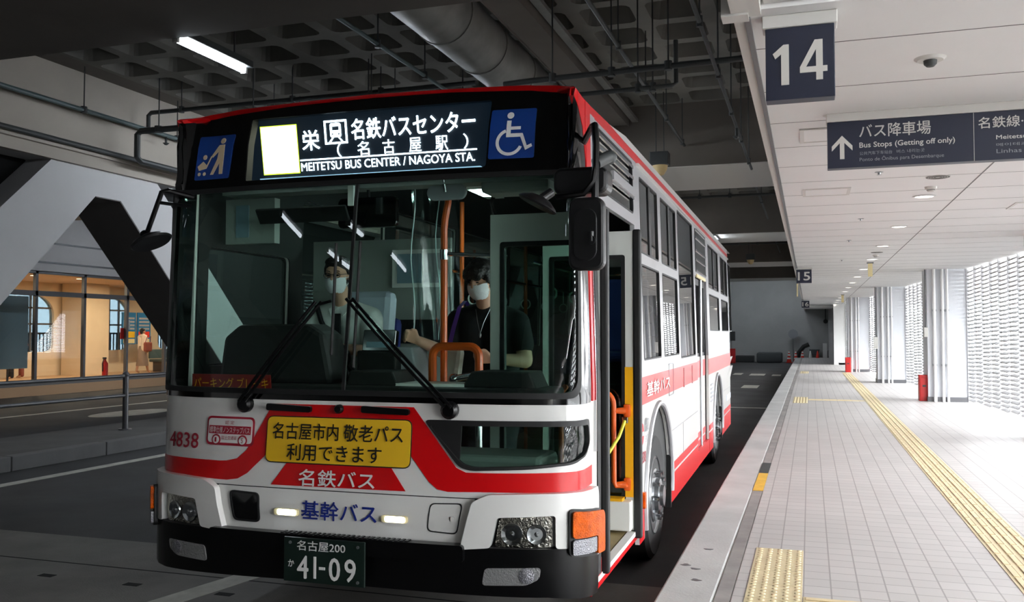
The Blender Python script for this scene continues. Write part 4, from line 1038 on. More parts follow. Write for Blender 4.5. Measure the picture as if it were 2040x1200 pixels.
skin(circ(yo(1.98), .93, .075, 24), [], 'no_entry_disc', 'ink_red', lo1, .005, .002); skin(rect(yo(1.93), yo(2.03), .918, .945), [], 'no_entry_bar', 'ink_white', lo1, .008, .002)
skin_text('4838', yo(1.9), .73, .22, .075, 'fleet_number', 'ink_maroon', lo1, .005, .02)
skin(rnd(rect(yo(1.99), yo(2.05), .42, .53), .015), [], 'side_marker', 'amber', lo1, .02, .02)
for y_, z_, w_, h_ in ((3.35, 1.10, .28, .27),): ring(rnd(rect(yo(y_), yo(y_) + w_, z_, z_ + h_), .02), .008, 'flap_gap', 'ink_grey', lo1, .006, .004)
for y_ in (4.35, 5.05): skin(rect(yo(y_), yo(y_) + .07, 1.12, 1.30), [], 'recess_slot', mat('slot_red', (.55, .03, .05), .5), lo1, .006, .004)
skin(rect(yo(3.46), yo(RD0), .795, .80), [], 'panel_line', 'ink_grey', lo1, .004, .002); skin(rect(yo(4.3), yo(4.31), .52, .795), [], 'panel_line', 'ink_grey', lo1, .004, .002)
skin(rect(yo(8.8), 13.2, .795, .80), [], 'panel_line', 'ink_grey', lo2, .004, .002); skin(rect(yo(7.0), yo(7.4), .795, .80), [], 'panel_line', 'ink_grey', lo2, .004, .002)
skin(rect(yo(9.6), yo(10.4), .62, .70), [], 'notice_sticker', mat('pale_blue', (.78, .86, .95), .5), lo2, .005, .002)
for k in range(5): skin(rect(yo(7.1), yo(7.45), .98 - .05 * k, 1.0 - .05 * k), [], 'notice_line', 'ink_grey', lo2, .005, .002)
# window band
wins_r = [(2.12, 2.97, True), (3.14, 4.09, True), (7.17, 8.62, True), (9.0, 10.25, True), (10.45, 10.95, False)]
hol = []
for a, c, two in wins_r:
    if two:
        hol.append(rnd(rect(yo(a), yo(c), 2.19, 2.735), .03)); hol.append(rnd(rect(yo(a), yo(c), 1.43 if a < 5 else 1.655, 2.115), .03))
    else: hol.append(rnd(rect(yo(a), yo(c), 1.655, 2.735), .03))
hol.append(rnd(rect(yo(4.22), yo(5.46), 1.39, 2.775), .03))
band = [(yo(DY0), 2.36), (yo(DY1), 2.36), (yo(DY1), 1.36), (yo(RD0), 1.36), (yo(RD0), 2.25), (yo(RD1), 2.25), (yo(RD1), 1.36), (13.2, 1.36), (13.2, 2.81), (yo(DY0), 2.81)]
fw_ = rnd(rect(yo(.70), yo(1.86), 2.43, 2.785), .05)
up = skin(band, [h[::-1] for h in hol] + [fw_[::-1]], 'window_band', 'bus_grey')
def pane(p, m='side_glass'):
    g_ = skin(p, [], 'side_window', m, d=-.010, t=0)
    ring(p, .012, 'window_gasket', 'rubber', g_, .002, .016); return g_
for h in hol: pane(h)
qg = pane(fw_)
for z_ in (2.735, 2.66, 2.525): skin(rect(yo(.72), yo(1.84), z_, z_ + .022), [], 'chrome_rail', 'chrome', qg, .012, .012)
skin(rect(yo(1.1), yo(1.84), 2.545, 2.60), [], 'side_sign_lamp', 'bus_grey', qg, .02, .02)
for a, c, two in wins_r:
    if two: skin(rect(yo(a + (c - a) * .5), yo(a + (c - a) * .5) + .09, 2.19, 2.735), [], 'sash_bar', 'rubber', up, -.002, .02)
# louvred display above the rear door
lv = skin(rnd(rect(yo(5.70), yo(6.80), 2.29, 2.77), .03), [], 'side_display', 'gloss_black', d=.006, t=.01)
for z_ in (2.30, 2.42, 2.52, 2.66, 2.75): skin(rect(yo(5.72), yo(6.78), z_, z_ + .018), [], 'rail', 'chrome', lv, .014, .01)
skin(rect(yo(5.75), yo(6.7), 2.235, 2.27), [], 'door_lamp', 'pale_yellow', lv, .01, .02)
# red roof stripe and grey post edges
for a, c in ((1.49, 13.2),):
    skin([(1.49, 2.81), (13.2, 2.81), (13.2, 2.866), (2.75, 2.866), (2.1, ztop(2.1)), (1.49, ztop(1.49))], [], 'roof_stripe', 'bus_red', d=.004, t=.03)
    skin([(2.1, ztop(2.1)), (2.75, 2.866), (13.2, 2.866), (13.2, ztop(13)), (2.7, ztop(2.7))], [], 'roof_cove', 'bus_white', d=0, t=.03)
skin(rect(yo(2.0), 13.1, 2.786, 2.806), [], 'rain_gutter', 'bus_white', d=.02, t=.025)
# far (driver) side and rear
lh = [rnd(rect(-yo(1.45), -yo(.52), 1.42, 2.16), .05), rnd(rect(-yo(3.0), -yo(1.62), 1.55, 2.6), .04)] + [rnd(rect(-yo(c), -yo(a), 1.45, 2.72), .04) for a, c in ((3.2, 4.7), (4.9, 6.4), (6.6, 8.1), (8.3, 9.8))]
fl = skin([(-2.7, 2.915), (-13.2, 2.945), (-13.2, .2), (-yo(RWY) - AR, .2)] + [(-yo(RWY) - AR * cos(R(a)), .40 + .67 * sin(R(a))) for a in range(0, 181, 10)] + [(-yo(RWY) + AR, .2), (-yo(FWY) - AR, .2)] + [(-yo(FWY) - AR * cos(R(a)), .40 + .67 * sin(R(a))) for a in range(0, 181, 10)] + [(-yo(FWY) + AR, .2), (-1.485, .30), (-1.485, 2.852), (-2.1, 2.87)], [h[::-1] for h in lh], 'far_side_panel', 'bus_white')
for i, h in enumerate(lh): pane(h, 'door_glass' if i < 2 else 'side_glass')
for a, c in ((-SMAX, -13.15), (13.15, SMAX)): skin(rect(a, c, .25, 2.945), [], 'rear_panel', 'bus_white')
# ---- roof
ss = [i * .05 for i in range(33)] + [1.65 + .5 * i for i in range(23)] + [12.95 + .06 * i for i in range(8)] + [SMAX]
ss = [-s for s in ss[:0:-1]] + ss
rg = [(0, 0), (.02, .008), (.07, .022), (.16, .042), (.36, .07), (.62, .085)]
rows = []
for ins, dz in rg:
    row = []
    for s in ss[:-1]:
        p = SP(s, ztop(s)); z = max(ztop(s), 0) + dz * (1 if abs(s) > 1.4 else .55)
        row.append(Vector((p.x * (1 - ins / HW), LEN / 2 + (p.y - LEN / 2) * (1 - ins / (LEN / 2)), z)))
    rows.append(row)
for nm, mm, front in (('roof_front', 'bus_red', True), ('roof', 'bus_white', False)):
    bm = bmesh.new(); vs = [[bm.verts.new(p) for p in row] for row in rows]; n = len(vs[0])
    for i in range(len(rg) - 1):
        for k in range(n):
            q = (rows[i][k] + rows[i][(k + 1) % n]) / 2
            if (q.y < 1.05 - i * .12) == front: bm.faces.new((vs[i][k], vs[i][(k + 1) % n], vs[i + 1][(k + 1) % n], vs[i + 1][k]))
    if not front: bm.faces.new(vs[-1])
    bmesh.ops.delete(bm, geom=[v for v in bm.verts if not v.link_faces], context='VERTS')
    bout(bm, nm, mm, BUS, True)
top = [(s * .05, ztop(s * .05)) for s in range(-29, 30)]
skin([(-1.487, 2.70), (-1.49, ztop(1.49))] + top + [(1.49, ztop(1.49)), (1.487, 2.53), (1.43, 2.70), (1.347, 2.785), (1.27, 2.838), (1.2, 2.868), (1.13, 2.889), (.94, 2.918), (.48, 2.940), (0, 2.946), (-.48, 2.94), (-.94, 2.918), (-1.13, 2.896), (-1.2, 2.884), (-1.27, 2.862), (-1.347, 2.842), (-1.43, 2.80)], [], 'brow_band', 'bus_red', d=.006, t=.03)
# ---- wheels
def wheel(x, y, sgn, name):
    w = bout(B().lathe([(.28, -.13), (.44, -.135), (.475, -.11), (.482, -.05), (.482, .05), (.475, .11), (.44, .135), (.30, .13), (.285, .11)], (x, y, .382), (1, 0, 0), 44), name, 'tyre', BUS, True)
    s = sgn
    b = B(); b.lathe([(.30, .12 * s), (.285, .135 * s), (.27, .10 * s), (.24, .08 * s), (.20, .13 * s), (.13, .14 * s), (.125, .17 * s), (.08, .175 * s), (.075, .20 * s), (0, .20 * s)], (x, y, .382), (1, 0, 0), 36); b.out('rim', 'steel', w, True)
    for k in range(10):
        a = 2 * pi * k / 10; b = B(); b.cyl((x + .12 * s, y + .168 * cos(a), .382 + .168 * sin(a)), (x + .185 * s, y + .168 * cos(a), .382 + .168 * sin(a)), .018, seg=6)
        b.out('wheel_nut', 'chrome', w)
    return w
for y in (FWY, RWY):
    wheel(1.085, y, 1, 'wheel'); wheel(-1.085, y, -1, 'wheel')
# ---- wipers
def on_glass(s, z, d): return SP(s, z, d)
def wiper(piv, elb, blade):
    w = bout(B().lathe([(.045, -.01), (.045, .03), (.03, .045), (0, .045)], SP(*piv, .0), SP(*piv, 1) - SP(*piv, 0), 18), 'wiper', 'bumper_black', BUS, True)
    for k in (-.018, .018):
        b = B(); b.tube([SP(piv[0] + k + (elb[0] - piv[0]) * t, piv[1] + abs(k) + (elb[1] - piv[1]) * t, .05 + .012 * sin(pi * t)) for t in [i / 8 for i in range(9)]], .009, 6); b.out('arm', 'bumper_black', w, True)
    b = B(); b.tube([SP(elb[0], elb[1], .055), SP(elb[0] + .03, elb[1] + .01, .05), SP(blade[1][0], blade[1][1], .04)], .008, 6); b.out('link', 'bumper_black', w, True)
    b = B(); b.tube([SP(blade[0][0] + (blade[2][0] - blade[0][0]) * t, blade[0][1] + (blade[2][1] - blade[0][1]) * t, .022) for t in [i / 10 for i in range(11)]], .008, 6); b.out('blade', 'rubber', w, True)
wiper((-.591, 1.237), (-.164, 1.773), [(-.097, 2.109), (-.094, 1.794), (-.08, 1.506)])
wiper((.599, 1.234), (.017, 1.787), [(.046, 2.115), (.049, 1.787), (.054, 1.442)])
# ---- mirrors
mm = bout(B().tube([(1.20, .42, 2.62), (1.30, .2, 2.66), (1.375, -.08, 2.60), (1.385, -.1, 2.5), (1.375, -.1, 2.06)], .017, 8), 'mirror_arm', 'bumper_black', BUS, True)
b = B(); b.prism(rpoly(1.262, 1.432, 1.912, 2.252, .045), lambda u, v, t: Vector((u, t, v)), -.15, -.09); b.out('big_mirror', 'black_metal', mm, bev=.014)
b = B(); b.prism(rpoly(1.290, 1.400, 1.955, 2.20, .05), lambda u, v, t: Vector((u, t, v)), -.157, -.148); b.out('mirror_dish', 'black_metal', mm, bev=.006)
b = B(); b.prism(rpoly(1.270, 1.424, 1.925, 2.24, .035), lambda u, v, t: Vector((u, t, v)), -.092, -.088); b.out('mirror_face', 'chrome', mm)
b = B(); b.cyl((1.375, -.16, 2.045), (1.375, -.16, 2.09), .012); b.cyl((1.375, -.17, 2.05), (1.375, -.14, 2.05), .02); b.out('mirror_joint', 'black_metal', mm)
b = B(); b.prism(rpoly(1.165, 1.43, 2.282, 2.412, .04), lambda u, v, t: Vector((u, t, v)), -.06, .08); b.out('camera_housing', 'black_metal', mm, bev=.018)
b = B(); b.tube([(1.385, -.1, 2.42), (1.375, -.11, 2.33), (1.33, -.12, 2.272), (1.2, -.12, 2.262)], .014, 8); b.out('lower_arm', 'bumper_black', mm, True)
b = B(); b.lathe([(.0, .045), (.05, .035), (.09, .012), (.10, 0), (.092, -.008), (0, -.005)], (1.115, -.15, 2.228), (.45, .1, .88), 28); b.out('round_mirror', 'black_metal', mm, True)
b = B(); b.cyl((1.125, -.14, 2.25), (1.17, -.1, 2.29), .022); b.out('round_mirror_joint', 'black_metal', mm)
b = B(); b.cyl((1.38, -.08, 2.42), (1.43, -.02, 2.46), .03); b.ball((1.43, 0, 2.46), .035); b.out('pivot', 'pipe_dark', mm, True)
m2 = bout(B().tube([(-1.09, .24, 2.42), (-1.17, .12, 2.445), (-1.20, .1, 2.435), (-1.305, .1, 2.185)], .014, 8), 'mirror_arm', 'bumper_black', BUS, True)
b = B(); b.tube([(-1.09, .22, 2.36), (-1.222, .1, 2.375)], .011, 8); b.out('brace', 'bumper_black', m2, True)
b = B(); b.lathe([(0, .05), (.05, .04), (.10, .018), (.118, 0), (.108, -.010), (0, -.006)], (-1.268, .1, 2.148), (-.42, 0, .9), 28); b.out('round_mirror', 'black_metal', m2, True)
b = B(); b.ball((-1.305, .09, 2.19), .028); b.out('joint', 'bumper_black', m2, True)
# ---- inside of the bus
def bb(x0, x1, y0, y1, z0, z1, name, m, parent=None, bev=0.):
    return bout(B().bb(x0, x1, y0, y1, z0, z1, bev), name, m, parent or BUS)
def btube(pts, r, name, m, parent=None, seg=10): return bout(B().tube(pts, r, seg), name, m, parent or BUS, True)
bb(-1.19, 1.19, .42, 11.0, .26, .325, 'floor_deck', 'floor_brown')
bb(-1.15, 1.15, .9, 10.9, .20, .26, 'chassis', 'under')
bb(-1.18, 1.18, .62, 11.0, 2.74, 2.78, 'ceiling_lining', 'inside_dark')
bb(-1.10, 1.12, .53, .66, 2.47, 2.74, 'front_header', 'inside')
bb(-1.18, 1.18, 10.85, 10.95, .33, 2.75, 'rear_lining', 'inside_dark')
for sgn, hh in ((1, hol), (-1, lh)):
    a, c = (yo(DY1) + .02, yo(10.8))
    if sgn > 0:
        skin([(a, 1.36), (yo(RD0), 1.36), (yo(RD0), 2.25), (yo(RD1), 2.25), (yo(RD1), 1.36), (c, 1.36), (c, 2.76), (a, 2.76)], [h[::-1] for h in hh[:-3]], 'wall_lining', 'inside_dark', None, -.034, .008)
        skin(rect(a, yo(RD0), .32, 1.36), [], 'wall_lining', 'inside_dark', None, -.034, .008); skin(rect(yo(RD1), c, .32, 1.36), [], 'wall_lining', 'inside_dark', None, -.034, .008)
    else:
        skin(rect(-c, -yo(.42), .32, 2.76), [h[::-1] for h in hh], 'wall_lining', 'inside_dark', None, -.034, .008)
for y in (FWY, RWY):
    for sx in (-1, 1):
        wb_ = bb(sx * .70, sx * .90, y - .70, y + .70, .15, 1.06, 'wheel_box', 'under')
        bb(sx * .90, sx * 1.19, y - .72, y + .72, 1.075, 1.11, 'box_top', 'under', wb_)
# dashboard
dsh = bb(-1.12, .24, .26, .58, .70, 1.335, 'dashboard', 'dash', None, .03)
bb(.23, 1.06, .20, .58, 1.225, 1.335, 'dash_top', 'dash', dsh, .02)
bb(-1.06, .24, .15, .26, .9, 1.285, 'dash_ledge', 'dash', dsh)
bb(.24, 1.02, .24, .60, .80, .985, 'dash_shelf', 'inside', dsh, .03)
bout(B().prism([(-1.0, 1.33), (-.24, 1.33), (-.30, 1.62), (-.40, 1.675), (-.86, 1.675), (-.96, 1.60)], lambda u, v, t: Vector((u, t, v)), .36, .60), 'instrument_hood', 'dash', dsh, bev=.03)
bout(B().prism([(-.12, 1.33), (.20, 1.33), (.16, 1.415), (-.10, 1.415)], lambda u, v, t: Vector((u, t, v)), .30, .55), 'vent_block', 'dash', dsh, bev=.01)
bout(B().prism([(.56, 1.33), (.98, 1.33), (.94, 1.42), (.62, 1.42)], lambda u, v, t: Vector((u, t, v)), .30, .55), 'vent_block', 'dash', dsh, bev=.01)
bb(.18, .58, .30, .54, 1.335, 1.35, 'dash_tray', 'tank', dsh)
rp = bout(B().prism([(-1.069, 1.29), (-.548, 1.29), (-.556, 1.388), (-1.069, 1.388)], lambda u, v, t: Vector((u, t, v)), .222, .232), 'brake_reminder_plate', mat('plate_red', (.50, .06, .06), .5), BUS)
planar_text('パーキング ブレーキ', .49, .062, lambda u, v: Vector((u - 1.055, .220, v + 1.307)), 'door_yellow', 'plate_lettering', rp)
# steering wheel, farebox
q = Matrix.Rotation(R(-32), 3, 'X')
sw = bout(B().tube([Vector((-.57, .70, 1.52)) + q @ Vector((.235 * cos(2 * pi * k / 32), .235 * sin(2 * pi * k / 32), 0)) for k in range(33)], .014, 8), 'steering_wheel', 'rubber', BUS, True)
for a in (0, 120, 240):
    b = B(); b.cyl(Vector((-.57, .70, 1.51)), Vector((-.57, .70, 1.52)) + q @ Vector((.23 * sin(R(a)), -.23 * cos(R(a)), 0)), .012); b.out('spoke', 'rubber', sw)
b = B(); b.cyl((-.57, .70, 1.52), (-.57, .50, 1.2), .05, .06); b.ball((-.57, .70, 1.51), (.06, .06, .03)); b.out('column', 'dash', sw, True)
fb = bb(-.22, .03, .62, .95, .33, 1.52, 'fare_box', 'dash', None, .01)
bout(B().box((-.085, .66, 1.575), (.21, .05, .13), Matrix.Rotation(R(-12), 3, 'X'), .006), 'fare_screen', 'gloss_black', fb)
bout(B().box((-.085, .632, 1.555), (.155, .006, .035), Matrix.Rotation(R(-12), 3, 'X')), 'fare_label', 'panel_blue', fb)
bout(B().prism([(-.02, 1.22), (.16, 1.22), (.10, 1.54), (-.02, 1.54)], lambda u, v, t: Vector((u, t, v)), .70, .92), 'coin_tray', 'ink_grey', fb, bev=.01)
# driver cab partition, notices, curtain, seat
pt = bb(-1.15, -.06, 1.72, 1.76, .33, 2.30, 'cab_partition', 'inside')
bb(-.50, -.05, 1.70, 1.72, 1.95, 2.22, 'notice_frame', 'door_grey', pt)
bb(-.46, -.27, 1.695, 1.70, 1.98, 2.19, 'notice_sheet', 'panel_blue', pt); bb(-.25, -.10, 1.695, 1.70, 1.98, 2.19, 'notice_sheet', 'ink_grey', pt)
bb(-1.15, -.06, 1.70, 1.72, 1.55, 1.72, 'partition_ledge', 'dash', pt)
def wav(y0, y1, z0, z1, x, n=26):
    bm = bmesh.new(); rows = []
    for i in range(n + 1):
        row = []
        for j in range(9):
            u, v = i / n, j / 8
            row.append(bm.verts.new((x + .028 * sin(u * 21 + v * 2) * (1 - .5 * v) + .03 * (1 - v), y0 + (y1 - y0) * u, z0 + (z1 - z0) * v)))
        rows.append(row)
    for i in range(n):
        for j in range(8): bm.faces.new((rows[i][j], rows[i + 1][j], rows[i + 1][j + 1], rows[i][j + 1]))
    return bm
cu = bout(wav(.80, 1.68, 1.58, 2.56, .03), 'clear_curtain', 'vinyl', BUS, True)
b = B(); b.tube([(.06 + .014 * sin(9 * k / 10), .80, 1.58 + .098 * k) for k in range(11)], .004, 6); b.out('curtain_edge', 'vinyl_edge', cu, True)
b = B(); b.tube([(.02 + .02 * sin(7 * k / 10), 1.30, 1.58 + .098 * k) for k in range(11)], .004, 6); b.out('curtain_edge', 'vinyl_edge', cu, True)
b = B(); b.tube([(.03, .80, 2.57), (.03, 1.68, 2.57)], .008, 6); b.out('curtain_rail', 'chrome', cu, True)
ds = bb(-.83, -.31, .92, 1.42, 1.02, 1.12, 'driver_seat', 'seat_blue', None, .03)
b = B(); b.box((-.57, 1.42, 1.40), (.50, .10, .66), Matrix.Rotation(R(-8), 3, 'X'), .04); b.out('backrest', 'seat_blue', ds)
b = B(); b.box((-.57, 1.40, 1.74), (.46, .125, .34), Matrix.Rotation(R(-8), 3, 'X'), .05); b.out('headrest_cover', 'seat_cover', ds)
bb(-.75, -.4, 1.0, 1.35, .70, 1.02, 'pedestal', 'dash', ds)
bb(-1.15, -.24, .60, 1.70, .33, .70, 'cab_floor', 'dash')
# visor, header mirrors, overhead boxes, lamps
bout(B().box((-.50, .46, 2.32), (.60, .02, .10), Matrix.Rotation(R(35), 3, 'X'), .008), 'sun_visor', 'dash', BUS)
im = bout(B().prism(rpoly(-.33, .05, 2.245, 2.425, .03), lambda u, v, t: Vector((u, t, v)), .58, .62), 'interior_mirror', 'gloss_black', BUS, bev=.006)
b = B(); b.cyl((-.14, .60, 2.42), (-.14, .60, 2.5), .01); b.out('stem', 'dash', im)
im = bout(B().prism(rpoly(.245, .485, 2.385, 2.475, .044), lambda u, v, t: Vector((u, t, v)), .57, .60), 'interior_mirror', 'ink_grey', BUS, bev=.006)
b = B(); b.cyl((.365, .56, 2.43), (.365, .52, 2.52), .009); b.out('stem', 'chrome', im)
bb(-.165, -.13, .39, .41, 2.35, 2.465, 'visor_hook', 'tank'); bb(.58, .98, .55, .75, 2.41, 2.50, 'overhead_box', 'inside', None, .02)
bb(-1.15, -.80, .64, .70, 2.18, 2.46, 'cab_panel', 'inside'); bb(-1.07, -.98, .63, .64, 2.22, 2.42, 'paper_notice', 'panel_blue')
for k, y in enumerate((2.2, 4.6, 7.0, 9.2)):
    lb = bb(-.12, .02, y, y + .5, 2.715, 2.742, 'cabin_lamp', 'tank')
    bb(-.10, .0, y + .02, y + (.34 if k == 0 else .48), 2.709, 2.716, 'lamp_tube', 'bus_lamp' if k == 0 else 'tank', lb)
# grab poles and rails
def pole(pts, name='grab_pole', r=.019): return btube(pts, r, name, 'orange_rail')
p_ = pole([(.27, .78, .33), (.27, .78, 2.24), (.275, .78, 2.30), (.295, .78, 2.40), (.30, .78, 2.72)], r=.021)
b = B(); b.cyl((.27, .78, 2.06), (.27, .78, 2.12), .026); b.out('clamp', 'chrome', p_)
btube([(.27, .78, 2.095), (.60, .78, 2.075), (.66, .80, 2.07)], .013, 'cross_rail', 'chrome')
btube([(.50, 1.1, 2.55), (.50, .98, 2.42), (.54, .92, 2.33), (.66, .90, 2.25)], .012, 'entry_rail', 'chrome')
lp_ = pole([(.215, .74, 1.33)] + [(.215 + .06 - .06 * cos(R(a)), .74, 1.485 + .06 * sin(R(a))) for a in range(0, 91, 15)] + [(.445 + .06 * sin(R(a)), .74, 1.485 + .06 * cos(R(a))) for a in range(0, 91, 15)] + [(.505, .74, 1.33)], 'handrail_loop', .025)
for x in (.215, .505):
    b = B(); b.cyl((x, .74, .33), (x, .74, 1.37), .02); b.out('stem', 'chrome', lp_)
b = B(); b.cyl((.36, .72, 1.355), (.52, .72, 1.385), .022); b.ball((.36, .72, 1.355), .034); b.out('clamp', 'chrome', lp_, True)
for x, y in ((.78, 2.5), (-.42, 2.9), (.46, 4.4), (-.46, 4.9), (.46, 7.0), (-.46, 7.4)): pole([(x, y, .33), (x, y, 2.73)])
for x in (-.46, .46):
    gr = btube([(x, 2.0, 2.14), (x, 9.6, 2.14)], .014, 'ceiling_rail', 'chrome')
    for k in range(8):
        y = 2.5 + .8 * k
        b = B(); b.tube([(x, y, 2.13), (x, y, 1.98)], .006, 6); b.tube([(x + .05 * cos(2 * pi * j / 14), y, 1.93 + .05 * sin(2 * pi * j / 14)) for j in range(15)], .007, 6)
        b.out('strap_hanger', 'tank', gr, True)
# passenger seats
def bus_seat(x, y, z):
    s = bb(x - .21, x + .21, y - .2, y + .2, z + .38, z + .46, 'passenger_seat', 'seat_blue', None, .03)
    b = B(); b.box((x, y + .2, z + .74), (.42, .07, .60), Matrix.Rotation(R(-8), 3, 'X'), .03); b.out('backrest', 'seat_blue', s)
    b = B(); b.tube([(x - .18, y + .24, z + .95), (x - .18, y + .25, z + 1.08), (x + .18, y + .25, z + 1.08), (x + .18, y + .24, z + .95)], .014, 8); b.out('grip', 'chrome', s, True)
    bb(x - .05, x + .05, y - .15, y + .15, z, z + .38, 'pedestal', 'dash', s); return s
for y in (3.75, 4.6, 5.45): bus_seat(-.93, y, .33)
bus_seat(.93, 4.3, .33); bus_seat(.93, 5.1, .33); bus_seat(.93, 2.75, 1.02); bus_seat(-.93, 2.75, 1.02)
for y in (7.9, 8.8, 9.7):
    for x in (-.93, -.48, .48, .93): bus_seat(x, y, .50)
bb(-1.18, 1.18, 7.4, 10.85, .33, .50, 'raised_floor', 'floor_brown')
ib = bb(-.10, .22, 2.05, 2.10, 1.70, 1.80, 'information_display', 'gloss_black')
for k in range(9): bb(-.08 + .032 * k, -.06 + .032 * k + .004 * (k % 3), 2.045, 2.05, 1.735, 1.755, 'lit_dots', 'led_orange', ib)
# front door leaves, folded inwards
def leaf(y, x0, x1, wx0, wx1, wz0, wz1, name):
    fr = planar(rect(x0, x1, .335, 2.30), [rnd(rect(wx0, wx1, wz0, wz1), .02)[::-1]], lambda u, v, t: Vector((u, t, v)), y, y + .035, name, 'door_grey', BUS, bev=.003); fr.location = (0, 0, -ZR)
    b = B(); b.bb(wx0, wx1, y + .014, y + .020, wz0, wz1); b.out('door_pane', 'door_glass', fr)
    planar(rnd(rect(wx0 - .012, wx1 + .012, wz0 - .012, wz1 + .012), .02), [rnd(rect(wx0 + .014, wx1 - .014, wz0 + .014, wz1 - .014), .02)[::-1]], lambda u, v, t: Vector((u, t, v)), y - .004, y + .039, 'pane_gasket', 'rubber', fr)
    return fr
l1 = leaf(.662, .60, 1.24, .672, 1.17, .60, 2.13, 'front_door_leaf')
b = B(); b.bb(1.238, 1.285, .655, .705, .315, 2.31, .012); b.out('edge_seal', 'rubber', l1)
b = B(); b.tube([(1.02, .73, 1.32), (1.02, .76, 1.32), (.99, .77, 1.28), (.99, .77, .8)], .016, 8); b.out('leaf_handrail', 'orange_rail', l1, True)
l2 = leaf(1.70, .62, 1.24, .68, 1.175, .54, 2.13, 'front_door_leaf')
b = B(); b.bb(1.238, 1.292, 1.69, 1.745, .285, 2.31, .012); b.out('edge_seal', 'rubber', l2)
b = B(); b.bb(1.184, 1.238, 1.695, 1.702, .55, 1.40); b.out('yellow_strip', 'door_yellow', l2)
b = B(); b.bb(.75, 1.235, 1.60, 1.698, .345, .535, .01); b.out('kick_box', 'tank', l2)
b = B(); b.bb(.75, 1.18, 1.60, 1.698, .535, .552); b.out('kick_edge', 'door_yellow', l2)
h2 = btube([(.92, 1.645, 1.245), (1.03, 1.64, 1.245)] + [(1.03 + .09 * sin(R(a)), 1.64, 1.155 + .09 * cos(R(a))) for a in range(0, 91, 15)] + [(1.12, 1.64, .655), (1.13, 1.645, .63), (1.20, 1.68, .625)], .017, 'door_handrail', 'orange_rail')
for z in (1.115, .635):
    b = B(); b.cyl((1.125, 1.645, z), (1.19, 1.672, z), .017, .024); b.box((1.20, 1.682, z), (.045, .03, .085), None, .01); b.out('bracket', 'orange_rail', h2, True)
ch = btube([(1.19, 1.655, 1.05), (1.16, 1.60, .95), (1.10, 1.52, .84), (1.0, 1.40, .76), (.88, 1.25, .72), (.74, 1.05, .74), (.64, .85, .82), (.62, .72, .95)], .011, 'yellow_chain', 'chain_yellow')
b = B(); b.box((1.19, 1.668, 1.055), (.04, .03, .04), None, .004); b.out('hook', 'chrome', ch)
# rear door
rd = planar(rect(RD0 + .05, RD1 - .05, .36, 2.23), [rect(RD0 + .12, RD0 + .58, 1.40, 2.16)[::-1], rect(RD0 + .68, RD1 - .12, 1.40, 2.16)[::-1]], lambda u, v, t: Vector((1.20 - t, u, v)), 0, .03, 'rear_door', 'rubber', BUS); rd.location = (0, 0, -ZR)
b = B(); b.bb(1.183, 1.187, RD0 + .12, RD1 - .12, 1.40, 2.16); b.out('door_pane', 'side_glass', rd)
b = B(); b.bb(1.198, 1.206, RD0 + .05, RD1 - .05, .36, 1.36); b.out('lower_leaf', 'bus_white', rd)
for z0, z1 in ((1.128, 1.318), (.452, .52), (.36, .43)): B().bb(1.205, 1.209, RD0 + .05, RD1 - .05, z0, z1).out('red_band', 'bus_red', rd)
b = B(); b.cyl((1.215, RD0 + .62, .36), (1.215, RD0 + .62, 2.23), .018); b.out('door_post', 'steel', rd)

# ================================================================== PEOPLE
def local_base(p):
    return Vector(p)
def grow(chains, balls, vox, name, m, parent, smooth_it=6, factor=.5):
    """one closed body surface grown round joint chains (x, y, z, radius) and ellipsoids"""
    b = B()
    for ch in chains:
        for p in ch: b.ball(p[:3], p[3], 2)
        for p, q in zip(ch, ch[1:]):
            b.cyl(p[:3], q[:3], p[3], q[3], seg=16)
    for c, r, rot in balls: b.ball(c, r, 2, rot)
    me = bpy.data.meshes.new(name); b.m.to_mesh(me); b.m.free()
    o = bpy.data.objects.new(name, me); COL.objects.link(o)
    md = o.modifiers.new('r', 'REMESH'); md.mode = 'VOXEL'; md.voxel_size = vox
    ms = o.modifiers.new('s', 'SMOOTH'); ms.iterations = smooth_it; ms.factor = factor
    bpy.context.view_layer.update()
    nm = bpy.data.meshes.new_from_object(o.evaluated_get(bpy.context.evaluated_depsgraph_get()))
    bpy.data.objects.remove(o); bpy.data.meshes.remove(me)
    nm.name = name; nm.materials.clear(); nm.materials.append(M[m])
    for p in nm.polygons: p.use_smooth = True
    r = bpy.data.objects.new(name, nm); COL.objects.link(r)
    if parent: r.parent = parent
    return r
def head_mat(c, yaw, tilt, roll=0):
    return Matrix.Translation(Vector(c)) @ Matrix.Rotation(R(yaw), 4, 'Z') @ Matrix.Rotation(R(tilt), 4, 'X') @ Matrix.Rotation(R(roll), 4, 'Y')
def head_balls(H, s=1.):
    """skull, jaw, nose, brow, ears; the face looks along -y"""
    rot = H.to_3x3(); L = []
    for c, r in (((0, .012, .025), (.076, .094, .088)), ((0, -.022, -.045), (.060, .066, .072)), ((0, -.06, -.085), (.028, .026, .022)),
                 ((0, -.094, -.022), (.013, .018, .016)), ((0, -.088, .0), (.010, .012, .024)), ((-.03, -.076, .022), (.024, .014, .010)), ((.03, -.076, .022), (.024, .014, .010)),
                 ((-.078, .008, -.012), (.009, .018, .030)), ((.078, .008, -.012), (.009, .018, .030)), ((-.04, -.062, -.03), (.02, .02, .02)), ((.04, -.062, -.03), (.02, .02, .02)),
                 ((0, -.088, -.058), (.022, .010, .008))):
        L.append((H @ (Vector(c) * s), tuple(v * s for v in r), rot))
    return L
